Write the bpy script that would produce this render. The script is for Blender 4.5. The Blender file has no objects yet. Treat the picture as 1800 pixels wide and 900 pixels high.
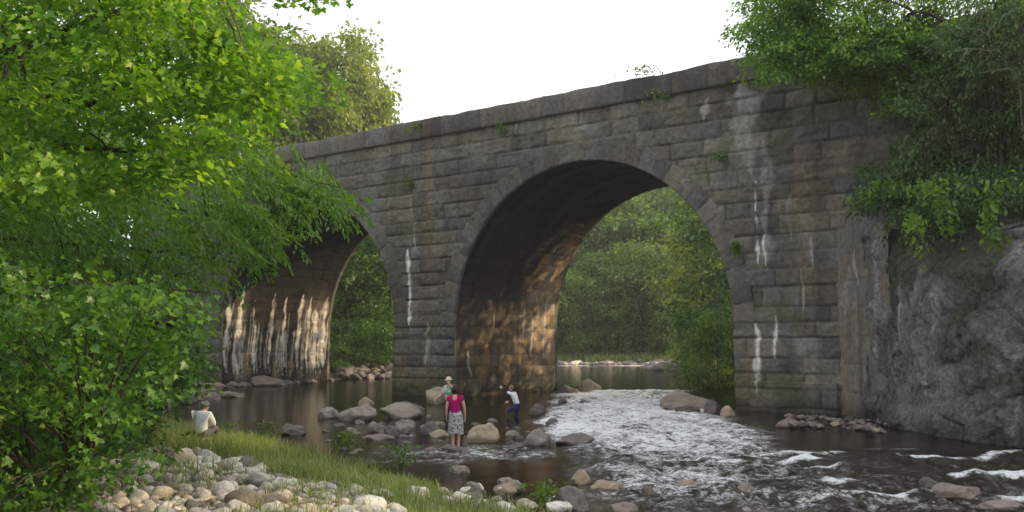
import bpy, bmesh, math, random
import numpy as np
from mathutils import Vector, Matrix

random.seed(7)
rng = np.random.default_rng(11)
scene = bpy.context.scene
COL = scene.collection
R_ = math.radians

# ------------------------------------------------------------------ camera
F = 1700.0                      # focal length in pixels of the 1800 px wide photograph
TH = math.atan(155 / F)         # upward pitch
H = 2.7                         # eye height over the water
cam_d = bpy.data.cameras.new('camera'); cam = bpy.data.objects.new('camera', cam_d); COL.objects.link(cam)
cam.location = (0, 0, H); cam.rotation_euler = (R_(90) + TH, 0, 0)
cam_d.sensor_width = 36; cam_d.lens = F / 1800 * 36; cam_d.clip_end = 6000; cam_d.clip_start = .05
scene.camera = cam

def ray(px, py):
    a = (px - 900) / F; b = (450 - py) / F
    return np.array([a, math.cos(TH) - b * math.sin(TH), math.sin(TH) + b * math.cos(TH)])
def atz(px, py, z=0.0):
    d = ray(px, py); t = (z - H) / d[2]; return np.array([0, 0, H]) + t * d
def atY(px, py, Y):
    d = ray(px, py); t = Y / d[1]; return np.array([0, 0, H]) + t * d
# bridge frame: s along the face (to the right), t into the barrel, z up
O = np.array([9.31, 40.6]); AL = math.atan2(-.611, .791)
U = np.array([math.cos(AL), math.sin(AL)]); B = np.array([-math.sin(AL), math.cos(AL)])
def bp(s, t, z=0.0): p = O + s * U + t * B; return (p[0], p[1], z)
def onface(px, py, t=0.0):
    d = ray(px, py); o = O + t * B
    k = (o @ B) / (d[:2] @ B); p = np.array([0, 0, H]) + k * d
    return float((p[:2] - o) @ U), float(p[2])
def st(x, y): return (x - O[0]) * U[0] + (y - O[1]) * U[1], (x - O[0]) * B[0] + (y - O[1]) * B[1]

# ------------------------------------------------------------------ noise
def _h(ix, iy, iz, seed):
    n = (ix.astype(np.int64) * 374761393 + iy.astype(np.int64) * 668265263 + iz.astype(np.int64) * 2147483647 + seed * 974634821) & 0xffffffff
    n = ((n ^ (n >> 13)) * 1274126177) & 0xffffffff
    n = ((n ^ (n >> 16)) * 2246822519) & 0xffffffff
    return ((n ^ (n >> 15)) & 0xffffff) / float(0xffffff)
def vn(x, y, z=0.0, seed=0):
    x = np.asarray(x, float); y = np.asarray(y, float) + 0 * x; z = np.asarray(z, float) + 0 * x
    ix, iy, iz = np.floor(x), np.floor(y), np.floor(z); fx, fy, fz = x - ix, y - iy, z - iz
    fx, fy, fz = [f * f * f * (f * (f * 6 - 15) + 10) for f in (fx, fy, fz)]
    r = 0
    for dx in (0, 1):
        for dy in (0, 1):
            for dz in (0, 1):
                w = (fx if dx else 1 - fx) * (fy if dy else 1 - fy) * (fz if dz else 1 - fz)
                r = r + w * _h(ix + dx, iy + dy, iz + dz, seed)
    return r * 2 - 1
def fbm(x, y, z=0.0, seed=0, o=4, g=.5):
    r = 0; a = 1; t = 0
    for k in range(o):
        f = 2.03 ** k; r = r + a * vn(np.asarray(x) * f + k * 7.3, np.asarray(y) * f - k * 3.1, np.asarray(z) * f + k * 1.7, seed + k); t += a; a *= g
    return r / t
def worley(x, y, seed=0):
    x = np.asarray(x, float); y = np.asarray(y, float); ix, iy = np.floor(x), np.floor(y); f1 = np.full(x.shape, 9.); f2 = f1.copy(); idv = np.zeros(x.shape); px_ = np.zeros(x.shape); py_ = np.zeros(x.shape)
    for a in (-1, 0, 1):
        for b in (-1, 0, 1):
            cx, cy = ix + a, iy + b; ox = cx + .1 + .8 * _h(cx, cy, cx * 0, seed); oy = cy + .1 + .8 * _h(cx, cy, cx * 0 + 1, seed); d = np.hypot(x - ox, y - oy); n = d < f1
            f2 = np.where(n, f1, np.minimum(f2, d)); idv = np.where(n, _h(cx, cy, cx * 0 + 2, seed), idv); px_ = np.where(n, x - ox, px_); py_ = np.where(n, y - oy, py_); f1 = np.where(n, d, f1)
    return f1, f2 - f1, idv, px_, py_
def ss(a, b, x): t = np.clip((np.asarray(x, float) - a) / (b - a), 0, 1); return t * t * (3 - 2 * t)

# ------------------------------------------------------------------ mesh helpers
def mesh(name, V, Fc, col=None, smooth=True):
    V = np.asarray(V, np.float32).reshape(-1, 3); me = bpy.data.meshes.new(name)
    fl = Fc if isinstance(Fc, list) else [Fc]
    fl = [np.asarray(f, np.int32) for f in fl if len(f)]
    me.vertices.add(len(V)); me.vertices.foreach_set('co', V.ravel())
    li = np.concatenate([f.ravel() for f in fl]); tot = np.concatenate([np.full(len(f), f.shape[1], np.int32) for f in fl])
    st_ = np.concatenate([[0], np.cumsum(tot)[:-1]]).astype(np.int32)
    me.loops.add(len(li)); me.loops.foreach_set('vertex_index', li)
    me.polygons.add(len(tot)); me.polygons.foreach_set('loop_start', st_)
    me.update(calc_edges=True); me.validate()
    if smooth: me.shade_smooth()
    if col is not None:
        c = np.ones((len(V), 4), np.float32); c[:, :3] = col
        a = me.color_attributes.new('Col', 'FLOAT_COLOR', 'POINT'); a.data.foreach_set('color', c.ravel())
    return me
def obj(name, me, mat=None, parent=None, loc=(0, 0, 0), rot=(0, 0, 0), sc=None):
    o = bpy.data.objects.new(name, me); COL.objects.link(o)
    if mat and not me.materials: me.materials.append(mat)
    o.location = loc; o.rotation_euler = rot
    if sc is not None: o.scale = sc
    if parent: o.parent = parent
    return o
def tag(o, label=None, cat=None, group=None, kind=None):
    if label: o['label'] = label
    if cat: o['category'] = cat
    if group: o['group'] = group
    if kind: o['kind'] = kind
    return o
def empty(name, loc, label, cat, group=None, rz=0):
    o = bpy.data.objects.new(name, None); COL.objects.link(o); o.location = loc; o.rotation_euler = (0, 0, rz)
    o.empty_display_size = .2
    return tag(o, label, cat, group)
def kids(o): return [c for c in COL.objects if c.parent == o]
def grid(nx, ny, keep=None):
    i = np.arange(nx - 1)[:, None] * ny + np.arange(ny - 1)[None, :]
    q = np.stack([i, i + ny, i + ny + 1, i + 1], -1).reshape(-1, 4)
    return q if keep is None else q[keep.reshape(-1)]
def tubes(lines, sides=6):
    """lines: list of (points (n,3), radii (n)); one array of verts + quads"""
    V = []; Q = []; n0 = 0
    for P, r in lines:
        P = np.asarray(P, float); n = len(P); r = np.broadcast_to(np.asarray(r, float), (n,))
        T = np.gradient(P, axis=0); T /= np.linalg.norm(T, axis=1)[:, None] + 1e-9
        a = np.cross(T, [0.13, .21, .97]); a /= np.linalg.norm(a, axis=1)[:, None] + 1e-9
        b = np.cross(T, a); an = np.linspace(0, 2 * np.pi, sides, endpoint=False)
        ring = P[:, None] + r[:, None, None] * (np.cos(an)[None, :, None] * a[:, None] + np.sin(an)[None, :, None] * b[:, None])
        V.append(ring.reshape(-1, 3))
        i = np.arange(n - 1)[:, None] * sides; k = np.arange(sides)[None, :]; k2 = (k + 1) % sides
        Q.append(np.stack([i + k, i + k2, i + sides + k2, i + sides + k], -1).reshape(-1, 4) + n0); n0 += n * sides
    return np.concatenate(V), np.concatenate(Q)
def curve(pts, n=12, wob=0.0):
    P = np.asarray(pts, float); d = np.concatenate([[0], np.cumsum(np.linalg.norm(np.diff(P, axis=0), axis=1))])
    t = np.linspace(0, d[-1], n); Q = np.stack([np.interp(t, d, P[:, k]) for k in range(3)], 1)
    for _ in range(2): Q[1:-1] = .25 * Q[:-2] + .5 * Q[1:-1] + .25 * Q[2:]
    if wob: Q[1:-1] += rng.normal(0, wob, Q[1:-1].shape)
    return Q
MAPLE = np.array([(0, 0), (.22, .0), (.52, .1), (.36, .3), (.58, .58), (.25, .56), (0, 1), (-.25, .56), (-.58, .58), (-.36, .3), (-.52, .1), (-.22, .0)], float)
OVAL = np.array([(0, 0), (.28, .33), (.22, .7), (0, 1), (-.22, .7), (-.28, .33)], float)
def leaves(C, size, D, up=None, shape='oval', wid=1.0, spread=.5):
    """leaf polygons at C, tips along D, blade normals near up"""
    n = len(C); D = D / (np.linalg.norm(D, axis=1)[:, None] + 1e-9)
    N = (np.array([0, 0, 1.]) if up is None else up) + rng.normal(0, spread, (n, 3))
    X = np.cross(D, N); X /= np.linalg.norm(X, axis=1)[:, None] + 1e-9; N = np.cross(X, D)
    S = MAPLE if shape == 'maple' else OVAL
    zz = .25 * np.abs(S[:, 0]) - .22 * S[:, 1] ** 2
    if shape == 'maple':
        S = np.vstack([S, [0, .35]]); zz = np.append(zz, -.05)
    sz = np.broadcast_to(np.asarray(size, float), (n,))[:, None, None]
    V = C[:, None] + sz * (S[None, :, 0, None] * wid * X[:, None] + S[None, :, 1, None] * D[:, None] + zz[None, :, None] * N[:, None])
    k = len(S); base = np.arange(n)[:, None, None] * k
    if shape == 'maple': f = np.array([(12, i, (i + 1) % 12) for i in range(12)])
    else: f = np.array([(0, 1, 2, 3), (0, 3, 4, 5)])
    return V.reshape(-1, 3), (base + f[None]).reshape(-1, f.shape[1])

# ------------------------------------------------------------------ materials
def newmat(name):
    m = bpy.data.materials.new(name); m.use_nodes = True; nt = m.node_tree; nt.nodes.clear()
    out = nt.nodes.new('ShaderNodeOutputMaterial'); return m, nt, out
def N(nt, typ, **kw):
    n = nt.nodes.new(typ)
    for k, v in kw.items():
        if k.startswith('i_'): n.inputs[k[2:].replace('_', ' ')].default_value = v
        else: setattr(n, k, v)
    return n
def noise(nt, scale, detail=4, rough=.55, vec=None, obj_=True):
    n = N(nt, 'ShaderNodeTexNoise'); n.inputs['Scale'].default_value = scale; n.inputs['Detail'].default_value = detail; n.inputs['Roughness'].default_value = rough
    if vec is None:
        tc = N(nt, 'ShaderNodeTexCoord'); vec = tc.outputs['Object']
    nt.links.new(vec, n.inputs['Vector']); return n.outputs['Fac']
def ramp(nt, fac, stops, interp='LINEAR'):
    r = N(nt, 'ShaderNodeValToRGB'); r.color_ramp.interpolation = interp
    while len(r.color_ramp.elements) < len(stops): r.color_ramp.elements.new(.5)
    for e, (p, c) in zip(r.color_ramp.elements, stops):
        e.position = p; e.color = (*c, 1) if len(c) == 3 else c
    nt.links.new(fac, r.inputs['Fac']); return r.outputs['Color']
def mixc(nt, fac, a, b, mode='MIX'):
    m = N(nt, 'ShaderNodeMix', data_type='RGBA', blend_type=mode)
    for s, v in ((0, fac), (6, a), (7, b)):
        if hasattr(v, 'is_linked') or hasattr(v, 'links'): nt.links.new(v, m.inputs[s])
        elif s == 0: m.inputs[0].default_value = v
        else: m.inputs[s].default_value = (*v, 1)
    return m.outputs[2]
def math_(nt, op, a, b=None):
    m = N(nt, 'ShaderNodeMath', operation=op)
    for s, v in ((0, a), (1, b)):
        if v is None: continue
        if hasattr(v, 'links'): nt.links.new(v, m.inputs[s])
        else: m.inputs[s].default_value = v
    return m.outputs[0]
def bump(nt, h, strength=.5, dist=.02):
    b = N(nt, 'ShaderNodeBump'); b.inputs['Strength'].default_value = strength; b.inputs['Distance'].default_value = dist
    nt.links.new(h, b.inputs['Height']); return b.outputs['Normal']
def principled(nt, out, col, rough=.8, nrm=None, spec=.3):
    p = N(nt, 'ShaderNodeBsdfPrincipled'); p.inputs['Specular IOR Level'].default_value = spec
    if hasattr(col, 'links'): nt.links.new(col, p.inputs['Base Color'])
    else: p.inputs['Base Color'].default_value = (*col, 1)
    if hasattr(rough, 'links'): nt.links.new(rough, p.inputs['Roughness'])
    else: p.inputs['Roughness'].default_value = rough
    if nrm is not None: nt.links.new(nrm, p.inputs['Normal'])
    nt.links.new(p.outputs[0], out.inputs['Surface']); return p
def m_vcol(name, rough=.85, sc=9, amt=(.6, 1.35), bstr=.6, bdist=.03):
    m, nt, out = newmat(name); a = N(nt, 'ShaderNodeAttribute', attribute_name='Col')
    n1 = noise(nt, sc, 6, .65); v = ramp(nt, n1, [(.3, (amt[0],) * 3), (.7, (amt[1],) * 3)])
    c = mixc(nt, 1.0, a.outputs['Color'], v, 'MULTIPLY')
    principled(nt, out, c, rough, bump(nt, noise(nt, sc * 1.7, 7, .65), bstr, bdist)); return m
def m_leaf(name, c1, c2, c3, trans=.45, tboost=(1.5, 1.5, .7), gloss=.03):
    m, nt, out = newmat(name); g = N(nt, 'ShaderNodeNewGeometry')
    col = ramp(nt, g.outputs['Random Per Island'], [(0, c1), (.5, c2), (1, c3)])
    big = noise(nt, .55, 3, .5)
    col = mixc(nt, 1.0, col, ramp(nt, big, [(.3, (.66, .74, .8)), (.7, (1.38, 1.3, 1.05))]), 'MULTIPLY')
    d = N(nt, 'ShaderNodeBsdfDiffuse'); nt.links.new(col, d.inputs[0])
    t = N(nt, 'ShaderNodeBsdfTranslucent'); nt.links.new(mixc(nt, 1.0, col, tboost, 'MULTIPLY'), t.inputs[0])
    gl = N(nt, 'ShaderNodeBsdfGlossy'); gl.inputs['Roughness'].default_value = .45; gl.inputs[0].default_value = (.8, .85, .8, 1)
    a = N(nt, 'ShaderNodeMixShader'); a.inputs[0].default_value = trans; nt.links.new(d.outputs[0], a.inputs[1]); nt.links.new(t.outputs[0], a.inputs[2])
    b = N(nt, 'ShaderNodeMixShader'); b.inputs[0].default_value = gloss; nt.links.new(a.outputs[0], b.inputs[1]); nt.links.new(gl.outputs[0], b.inputs[2])
    nt.links.new(b.outputs[0], out.inputs['Surface']); return m
def m_rock(name, stops, sc=2.2, rough=.8, bs=.7):
    m, nt, out = newmat(name); oi = N(nt, 'ShaderNodeObjectInfo'); tc = N(nt, 'ShaderNodeTexCoord')
    ofs = N(nt, 'ShaderNodeVectorMath', operation='ADD'); nt.links.new(tc.outputs['Object'], ofs.inputs[0])
    cm = N(nt, 'ShaderNodeCombineXYZ'); nt.links.new(math_(nt, 'MULTIPLY', oi.outputs['Random'], 37.0), cm.inputs[0]); nt.links.new(cm.outputs[0], ofs.inputs[1])
    base = ramp(nt, oi.outputs['Random'], stops)
    n1 = noise(nt, sc, 7, .68, ofs.outputs[0]); v = ramp(nt, n1, [(.28, (.5, .5, .52)), (.52, (1, 1, 1)), (.75, (1.45, 1.42, 1.35))])
    c = mixc(nt, 1.0, base, v, 'MULTIPLY')
    n2 = noise(nt, sc * 6, 5, .6, ofs.outputs[0])
    c = mixc(nt, ramp(nt, n2, [(.6, (0,) * 3), (.72, (.55,) * 3)]), c, (.05, .048, .04))
    h = math_(nt, 'ADD', math_(nt, 'MULTIPLY', n1, .7), math_(nt, 'MULTIPLY', n2, .3))
    principled(nt, out, c, rough, bump(nt, h, bs, .12)); return m
def m_plain(name, col, rough=.8, sc=25, amt=.25, spec=.3):
    m, nt, out = newmat(name); n1 = noise(nt, sc, 4)
    lo = tuple(c * (1 - amt) for c in col); hi = tuple(min(1, c * (1 + amt)) for c in col)
    principled(nt, out, ramp(nt, n1, [(.3, lo), (.7, hi)]), rough, bump(nt, n1, .3, .01), spec); return m

M = {}
M['stone'] = m_vcol('bridge stone', .85, 5, (.62, 1.38), .7, .04)
M['cliff'] = m_vcol('cliff rock', .8, 7, (.4, 1.6), 1.0, .08)
M['ground'] = m_vcol('soil and gravel', .9, 6, (.6, 1.4), .8, .05)
M['bark'] = m_plain('bark', (.06, .048, .038), .9, 18, .4)
M['maple'] = m_leaf('maple leaves', (.075, .185, .022), (.14, .29, .035), (.26, .39, .06), .52, (1.6, 1.6, .65))
M['hemlock'] = m_leaf('feathery leaves', (.065, .15, .02), (.11, .22, .03), (.17, .30, .045), .45)
M['sapling'] = m_leaf('sapling leaves', (.036, .105, .022), (.07, .165, .028), (.12, .24, .038), .42)
M['bush'] = m_leaf('bush leaves', (.03, .075, .015), (.055, .125, .02), (.10, .19, .03), .38)
M['darkbush'] = m_leaf('dark bush leaves', (.018, .042, .01), (.03, .07, .014), (.065, .125, .025), .3)
M['forest'] = m_leaf('forest leaves', (.06, .12, .03), (.10, .175, .04), (.155, .235, .055), .42)
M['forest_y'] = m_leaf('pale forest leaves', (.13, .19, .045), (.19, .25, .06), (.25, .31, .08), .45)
M['weed'] = m_leaf('weed leaves', (.07, .14, .02), (.11, .2, .03), (.16, .26, .05), .45)
M['grass'] = m_leaf('grass blades', (.15, .23, .05), (.24, .31, .085), (.38, .39, .18), .35, (1.2, 1.2, .7))
M['wetrock'] = m_rock('river boulder rock', [(0, (.17, .15, .145)), (.35, (.2, .175, .155)), (.65, (.25, .205, .17)), (1, (.22, .19, .19))], 1.3, .6)
M['tanrock'] = m_rock('tan boulder rock', [(0, (.30, .25, .18)), (1, (.36, .28, .2))], 1.2, .7)
M['redrock'] = m_rock('reddish rock', [(0, (.19, .145, .125)), (1, (.23, .185, .165))], 1.2, .6)
M['darkrock'] = m_rock('dark rock', [(0, (.10, .085, .08)), (1, (.13, .11, .105))], 1.2, .5)
M['cobble'] = m_rock('pale cobble', [(0, (.55, .51, .44)), (.3, (.70, .64, .53)), (.6, (.6, .49, .37)), (.8, (.8, .75, .65)), (1, (.46, .44, .43))], 1.3, .85, .5)
# ------------------------------------------------------------------ river outline and ground
WL = np.array([(40, -12), (9, -8), (6, 2), (3.2, 8), (.8, 15), (-1.6, 18.7), (-4, 22.3), (-6.5, 25.6), (-9, 28.5), (-12.5, 34.5), (-14.8, 42), (-16.8, 52), (-18.9, 62.3),
               (-13.2, 69.6), (-8, 72.5), (-3, 76), (1, 86), (-2, 102), (-9, 117)], float)
WF = np.array([(-9, 117), (4, 120.5), (12, 119), (20, 120), (27, 116), (32, 112)], float)
WR = np.array([(32, 112), (27, 95), (19, 72), (16, 58), (14.9, 48), (9.4, 40.6), (12.75, 38), (13.1, 33), (12.9, 28.5), (14, 25), (19, 18.5), (28, 11), (60, 2)], float)
def pdist(x, y, P):
    d = np.full(x.shape, 1e9)
    for a, b in zip(P[:-1], P[1:]):
        v = b - a; t = np.clip(((x - a[0]) * v[0] + (y - a[1]) * v[1]) / (v @ v), 0, 1)
        d = np.minimum(d, np.hypot(x - a[0] - t * v[0], y - a[1] - t * v[1]))
    return d
POLY = np.vstack([WL, WF[1:], WR[1:], [(60, -12)]])
def inside(x, y):
    r = np.zeros(x.shape, bool); n = len(POLY)
    for i in range(n):
        a = POLY[i]; b = POLY[(i + 1) % n]
        c = ((a[1] > y) != (b[1] > y)); xx = (b[0] - a[0]) * (y - a[1]) / (b[1] - a[1] + 1e-12) + a[0]
        r ^= c & (x < xx)
    return r
def ground_h(x, y):
    x = np.asarray(x, float); y = np.asarray(y, float)
    dL, dF, dR = pdist(x, y, WL), pdist(x, y, WF), pdist(x, y, WR); inn = inside(x, y); s, t = st(x, y)
    d = np.minimum(np.minimum(dL, dF), dR)
    bed = -.55 * ss(0, 2.2, d) + .05 * fbm(x * .7, y * .7, 0, 3)
    nz = fbm(x * .25, y * .25, 0, 5)
    hl = .15 * np.minimum(d, 4) + .09 * np.clip(d - 4, 0, 5) + .42 * np.clip(d - 9, 0, 30) + .12 * nz * ss(.5, 3, d)
    hr_dn = 5.6 * ss(.9, 2.2, d) + .95 * np.clip(d - 2.0, 0, 10.5) + .05 * np.clip(d - 12, 0, 200) + .5 * nz * ss(1, 3, d)
    hr_up = .3 * np.minimum(d, 4) + .12 * np.clip(d - 4, 0, 45) + .3 * nz
    hf = .11 * np.minimum(d, 9) + .16 * np.clip(d - 9, 0, 8) + .42 * np.clip(d - 17, 0, 90) + .3 * nz
    up = t > 4.5
    right = (dR < dL) & (dR <= dF)
    land = np.where(right, np.where(up, hr_up, hr_dn), hl)
    land = np.where((dF <= dR) & (dF < dL) & up, hf, land)
    far = np.clip((np.hypot(x, y) - 130) / 150, 0, 1)
    land = np.minimum(land, 26 + 10 * nz) * (1 - .2 * far) + 8 * far * fbm(x * .004, y * .004, 0, 9)
    return np.where(inn, bed, np.maximum(land, .02 + 0 * land))
def gh(x, y): return float(ground_h(np.array([x]), np.array([y]))[0])
def axis(parts):
    r = [np.arange(a, b, st_) for a, b, st_ in parts]; return np.unique(np.round(np.concatenate(r), 4))
gx = axis([(-2500, -400, 300), (-400, -80, 20), (-80, -20, 1.5), (-20, 16, .25), (16, 40, .7), (40, 90, 4), (90, 400, 20), (400, 2501, 300)])
gy = axis([(-2500, -400, 300), (-400, -40, 30), (-40, 0, 2), (0, 40, .25), (40, 80, .6), (80, 175, 1.5), (175, 400, 15), (400, 2501, 300)])
GX, GY = [a.ravel() for a in np.meshgrid(gx, gy, indexing='ij')]
GZ = ground_h(GX, GY)
dd = np.minimum(np.minimum(pdist(GX, GY, WL), pdist(GX, GY, WF)), pdist(GX, GY, WR)); inn = inside(GX, GY)
n1 = fbm(GX * .9, GY * .9, 0, 21); n2 = fbm(GX * .3, GY * .3, 0, 22)
bedc = np.array([.072, .058, .036]) * (1 + .5 * n1[:, None]) + np.clip(n2[:, None] - .05, 0, 1) * np.array([.11, .065, .02])
landc = np.array([.20, .18, .14]) * (1 + .35 * n1[:, None])
woodc = np.array([.05, .065, .025]) * (1 + .4 * n1[:, None])
w = ss(7, 11, dd + 2 * n2)[:, None]
sR, tR = st(GX, GY)
rightslope = ((GX > 11) & (tR < 3))[:, None]
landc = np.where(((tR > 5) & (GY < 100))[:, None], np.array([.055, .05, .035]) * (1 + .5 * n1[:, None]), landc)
C = np.where(inn[:, None], bedc, np.where(rightslope, woodc, landc * (1 - w) + woodc * w))
gme = mesh('ground', np.stack([GX, GY, GZ], 1), grid(len(gx), len(gy)), C)
tag(obj('ground', gme, M['ground']), kind='structure')

# ------------------------------------------------------------------ water
def mk_water():
    m, nt, out = newmat('river water')
    fo = N(nt, 'ShaderNodeAttribute', attribute_name='Col'); sep = N(nt, 'ShaderNodeSeparateColor'); nt.links.new(fo.outputs['Color'], sep.inputs[0])
    tc = N(nt, 'ShaderNodeTexCoord'); mp = N(nt, 'ShaderNodeMapping'); nt.links.new(tc.outputs['Object'], mp.inputs['Vector']); mp.inputs['Scale'].default_value = (1.25, 1.0, 1); mp.inputs['Rotation'].default_value = (0, 0, R_(-12))
    n1 = noise(nt, 3.6, 8, .74, mp.outputs[0]); n2 = noise(nt, 12, 6, .7, mp.outputs[0]); n3 = noise(nt, 1.1, 3, .5, mp.outputs[0])
    hgt = math_(nt, 'ADD', math_(nt, 'MULTIPLY', n1, 1.0), math_(nt, 'MULTIPLY', n2, .35))
    bs = N(nt, 'ShaderNodeBump'); bs.inputs['Distance'].default_value = .12
    nt.links.new(math_(nt, 'ADD', math_(nt, 'MULTIPLY', sep.outputs[1], .9), .035), bs.inputs['Strength']); nt.links.new(hgt, bs.inputs['Height'])
    fr = N(nt, 'ShaderNodeFresnel'); fr.inputs['IOR'].default_value = 1.33; nt.links.new(bs.outputs[0], fr.inputs['Normal'])
    gl = N(nt, 'ShaderNodeBsdfGlossy'); gl.inputs['Roughness'].default_value = .04; nt.links.new(bs.outputs[0], gl.inputs['Normal'])
    tr = N(nt, 'ShaderNodeBsdfTransparent'); tr.inputs[0].default_value = (.5, .43, .31, 1)
    a = N(nt, 'ShaderNodeMixShader'); nt.links.new(fr.outputs[0], a.inputs[0]); nt.links.new(tr.outputs[0], a.inputs[1]); nt.links.new(gl.outputs[0], a.inputs[2])
    foam = N(nt, 'ShaderNodeBsdfPrincipled'); foam.inputs['Base Color'].default_value = (.86, .88, .9, 1); foam.inputs['Roughness'].default_value = .55; nt.links.new(bs.outputs[0], foam.inputs['Normal'])
    # foam where mask + churn passes a threshold
    k = math_(nt, 'ADD', math_(nt, 'MULTIPLY', n1, 2.3), math_(nt, 'MULTIPLY', n2, 1.5)); k = math_(nt, 'ADD', k, math_(nt, 'MULTIPLY', n3, .9))
    k = math_(nt, 'ADD', k, math_(nt, 'SUBTRACT', sep.outputs[0], 2.35 + .06))
    kk = math_(nt, 'MULTIPLY', k, 1.9); N_ = nt.nodes[-1]; N_.use_clamp = True
    gate = math_(nt, 'MULTIPLY', sep.outputs[0], 5.0); nt.nodes[-1].use_clamp = True
    kk = math_(nt, 'MULTIPLY', kk, gate); kk = math_(nt, 'MULTIPLY', kk, .95)
    b = N(nt, 'ShaderNodeMixShader'); nt.links.new(kk, b.inputs[0]); nt.links.new(a.outputs[0], b.inputs[1]); nt.links.new(foam.outputs[0], b.inputs[2])
    nt.links.new(b.outputs[0], out.inputs['Surface']); return m
M['water'] = mk_water()
def wbase(x, y): s, t = st(x, y); return .15 * ss(4, 12, t)
wx = axis([(-60, -16, 2), (-16, -2, .25), (-2, 16, .13), (16, 40, .8), (40, 61, 4)])
wy = axis([(-12, 8, 1), (8, 15, .3), (15, 45, .13), (45, 62, .2), (62, 124, .8)])
WX, WY = [a.ravel() for a in np.meshgrid(wx, wy, indexing='ij')]
ys = [8, 13, 17, 19.5, 22, 25.6, 30, 34, 40, 48, 54, 57]
xl = np.interp(WY, ys, [3, 3.2, 2.2, 1.4, 1.5, 1.6, 1.3, 1.35, 1.6, 2.1, 2.4, 3.0]); xr = np.interp(WY, ys, [13, 9, 7.0, 5.8, 6.0, 6.4, 6.9, 7.5, 7.6, 8.2, 9.4, 9.4])
nb = fbm(WX * .5, WY * .35, 0, 31)
main = ss(-.9, .7, WX - xl + nb * .9) * (1 - ss(-1.2, 1.4, WX - xr + nb * 1.4)) * (1 - ss(53, 56, WY)) * ss(15, 19.5, WY)
# whitecap ripples to the lower right: crest lines across the current
crest = np.sin((WY - .22 * WX) * 3.3 + 4.0 * fbm(WX * .3, WY * .35, 0, 33))
rip = ss(4.5, 7, WX) * (1 - ss(12.5, 15, WX)) * ss(13, 16, WY) * (1 - ss(23, 26, WY))
low = ss(.5, 2.5, WX) * ss(12, 14, WY) * (1 - ss(17.5, 20.5, WY)) * (1 - ss(11, 14, WX))
farr = ss(111, 114, WY) * (1 - ss(118, 121, WY)) * .9
ey = WY + 1.6 * fbm(WX * .5, WY * .5, 0, 37); edge = .34 * np.exp(-((WX + .9 + .4 * nb) / 2.3) ** 2) * ss(21.8, 23.8, ey) * (1 - ss(24, 26.5, ey))
foam = np.clip(main * (.20 + .30 * ss(21, 30, WY) + .3 * nb) + rip * (.02 + .60 * ss(.45, 1, crest) * ss(-.12, .3, fbm(WX * .9, WY * .7, 0, 35, 4))) + low * .05 + farr * .42 * (.6 + .8 * nb) + edge * .5, 0, 1.1)
chop = np.clip(main * 1.0 + rip * .75 + low * .65 + farr * .5 + edge * .8 + .03, 0, 1)
wav = .17 * fbm(WX * 1.5 + .3 * nb, WY * .95, 0, 41, 3) + .05 * fbm(WX * 3.6, WY * 2.4, 0, 44, 3)
WZ = wbase(WX, WY) + main * .05 + chop * wav + rip * .075 * crest
wme = mesh('river', np.stack([WX, WY, WZ], 1), grid(len(wx), len(wy)), np.stack([foam, chop, 0 * foam], 1))
tag(obj('river', wme, M['water']), kind='structure')

# ------------------------------------------------------------------ bridge
RA, ZS, TB, ZT, ZC = 7.75, 3.6, 9.1, 14.75, 13.85     # radius, springing, width, top of coping, underside of coping
ARCH = [-7.75, -27.55]
SMIN, SMAX = -46.0, 15.0
crs = [-1.2]
while crs[-1] < ZC - .35: crs.append(crs[-1] + rng.uniform(.6, .84))
crs[-1] = ZC; crs = np.array(crs)
def breaks(a, b, lo, hi):
    r = [a]
    while r[-1] < b: r.append(r[-1] + rng.uniform(lo, hi))
    return np.array(r)
CB = [breaks(SMIN - 2, SMAX + 2, .8, 2.3) for _ in crs]
def blocks(a, z, cr, cb, seed):
    """course/block lookup -> edge distances, block id"""
    ci = np.clip(np.searchsorted(cr, z, 'right') - 1, 0, len(cr) - 2); e = np.minimum(z - cr[ci], cr[ci + 1] - z)
    et = cr[ci + 1] - z
    bid = np.zeros(a.shape, int); ea = np.zeros(a.shape); ca = np.zeros(a.shape)
    for c in np.unique(ci):
        k = ci == c; bb = cb[c]; bi = np.clip(np.searchsorted(bb, a[k], 'right') - 1, 0, len(bb) - 2)
        ea[k] = np.minimum(a[k] - bb[bi], bb[bi + 1] - a[k]); ca[k] = a[k] - .5 * (bb[bi] + bb[bi + 1]); bid[k] = c * 1000 + bi
    cz = z - .5 * (cr[ci] + cr[ci + 1])
    return e, ea, bid, ca, cz
def rnd(i, k): return _h(i, i * 0 + k, i * 0, 77)
def relief(a, z, e, ea, bid, ca, cz, amp=1.0, jw=.05):
    wob = .02 * vn(a * 3, z * 3, 0, 51)
    g = ss(.0, jw + .02, e + wob) * ss(.0, jw, ea + wob) * .98; g = 1 - (1 - g) * (.5 + .5 * ss(-.3, .2, vn(a * .7, z * 1.9, 0, 59)))
    bul = ss(0, .3, np.minimum(e, ea))
    r1, r2, r3 = rnd(bid, 1), rnd(bid, 2), rnd(bid, 3)
    d = .035 + .05 * r1 + .022 * bul * (.4 + r2) + (r2 - .5) * .04 * ca + (r3 - .5) * .07 * cz + .075 * fbm(a * 1.9, z * 2.4, bid * .37, 55, 4) + .03 * np.abs(vn(a * 5, z * 6, 0, 57)) - .05 * ss(.25, .6, vn(a * 1.1, z * 3, 0, 58))
    return (g * d - .06 * (1 - g)) * amp * .85, g
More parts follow.
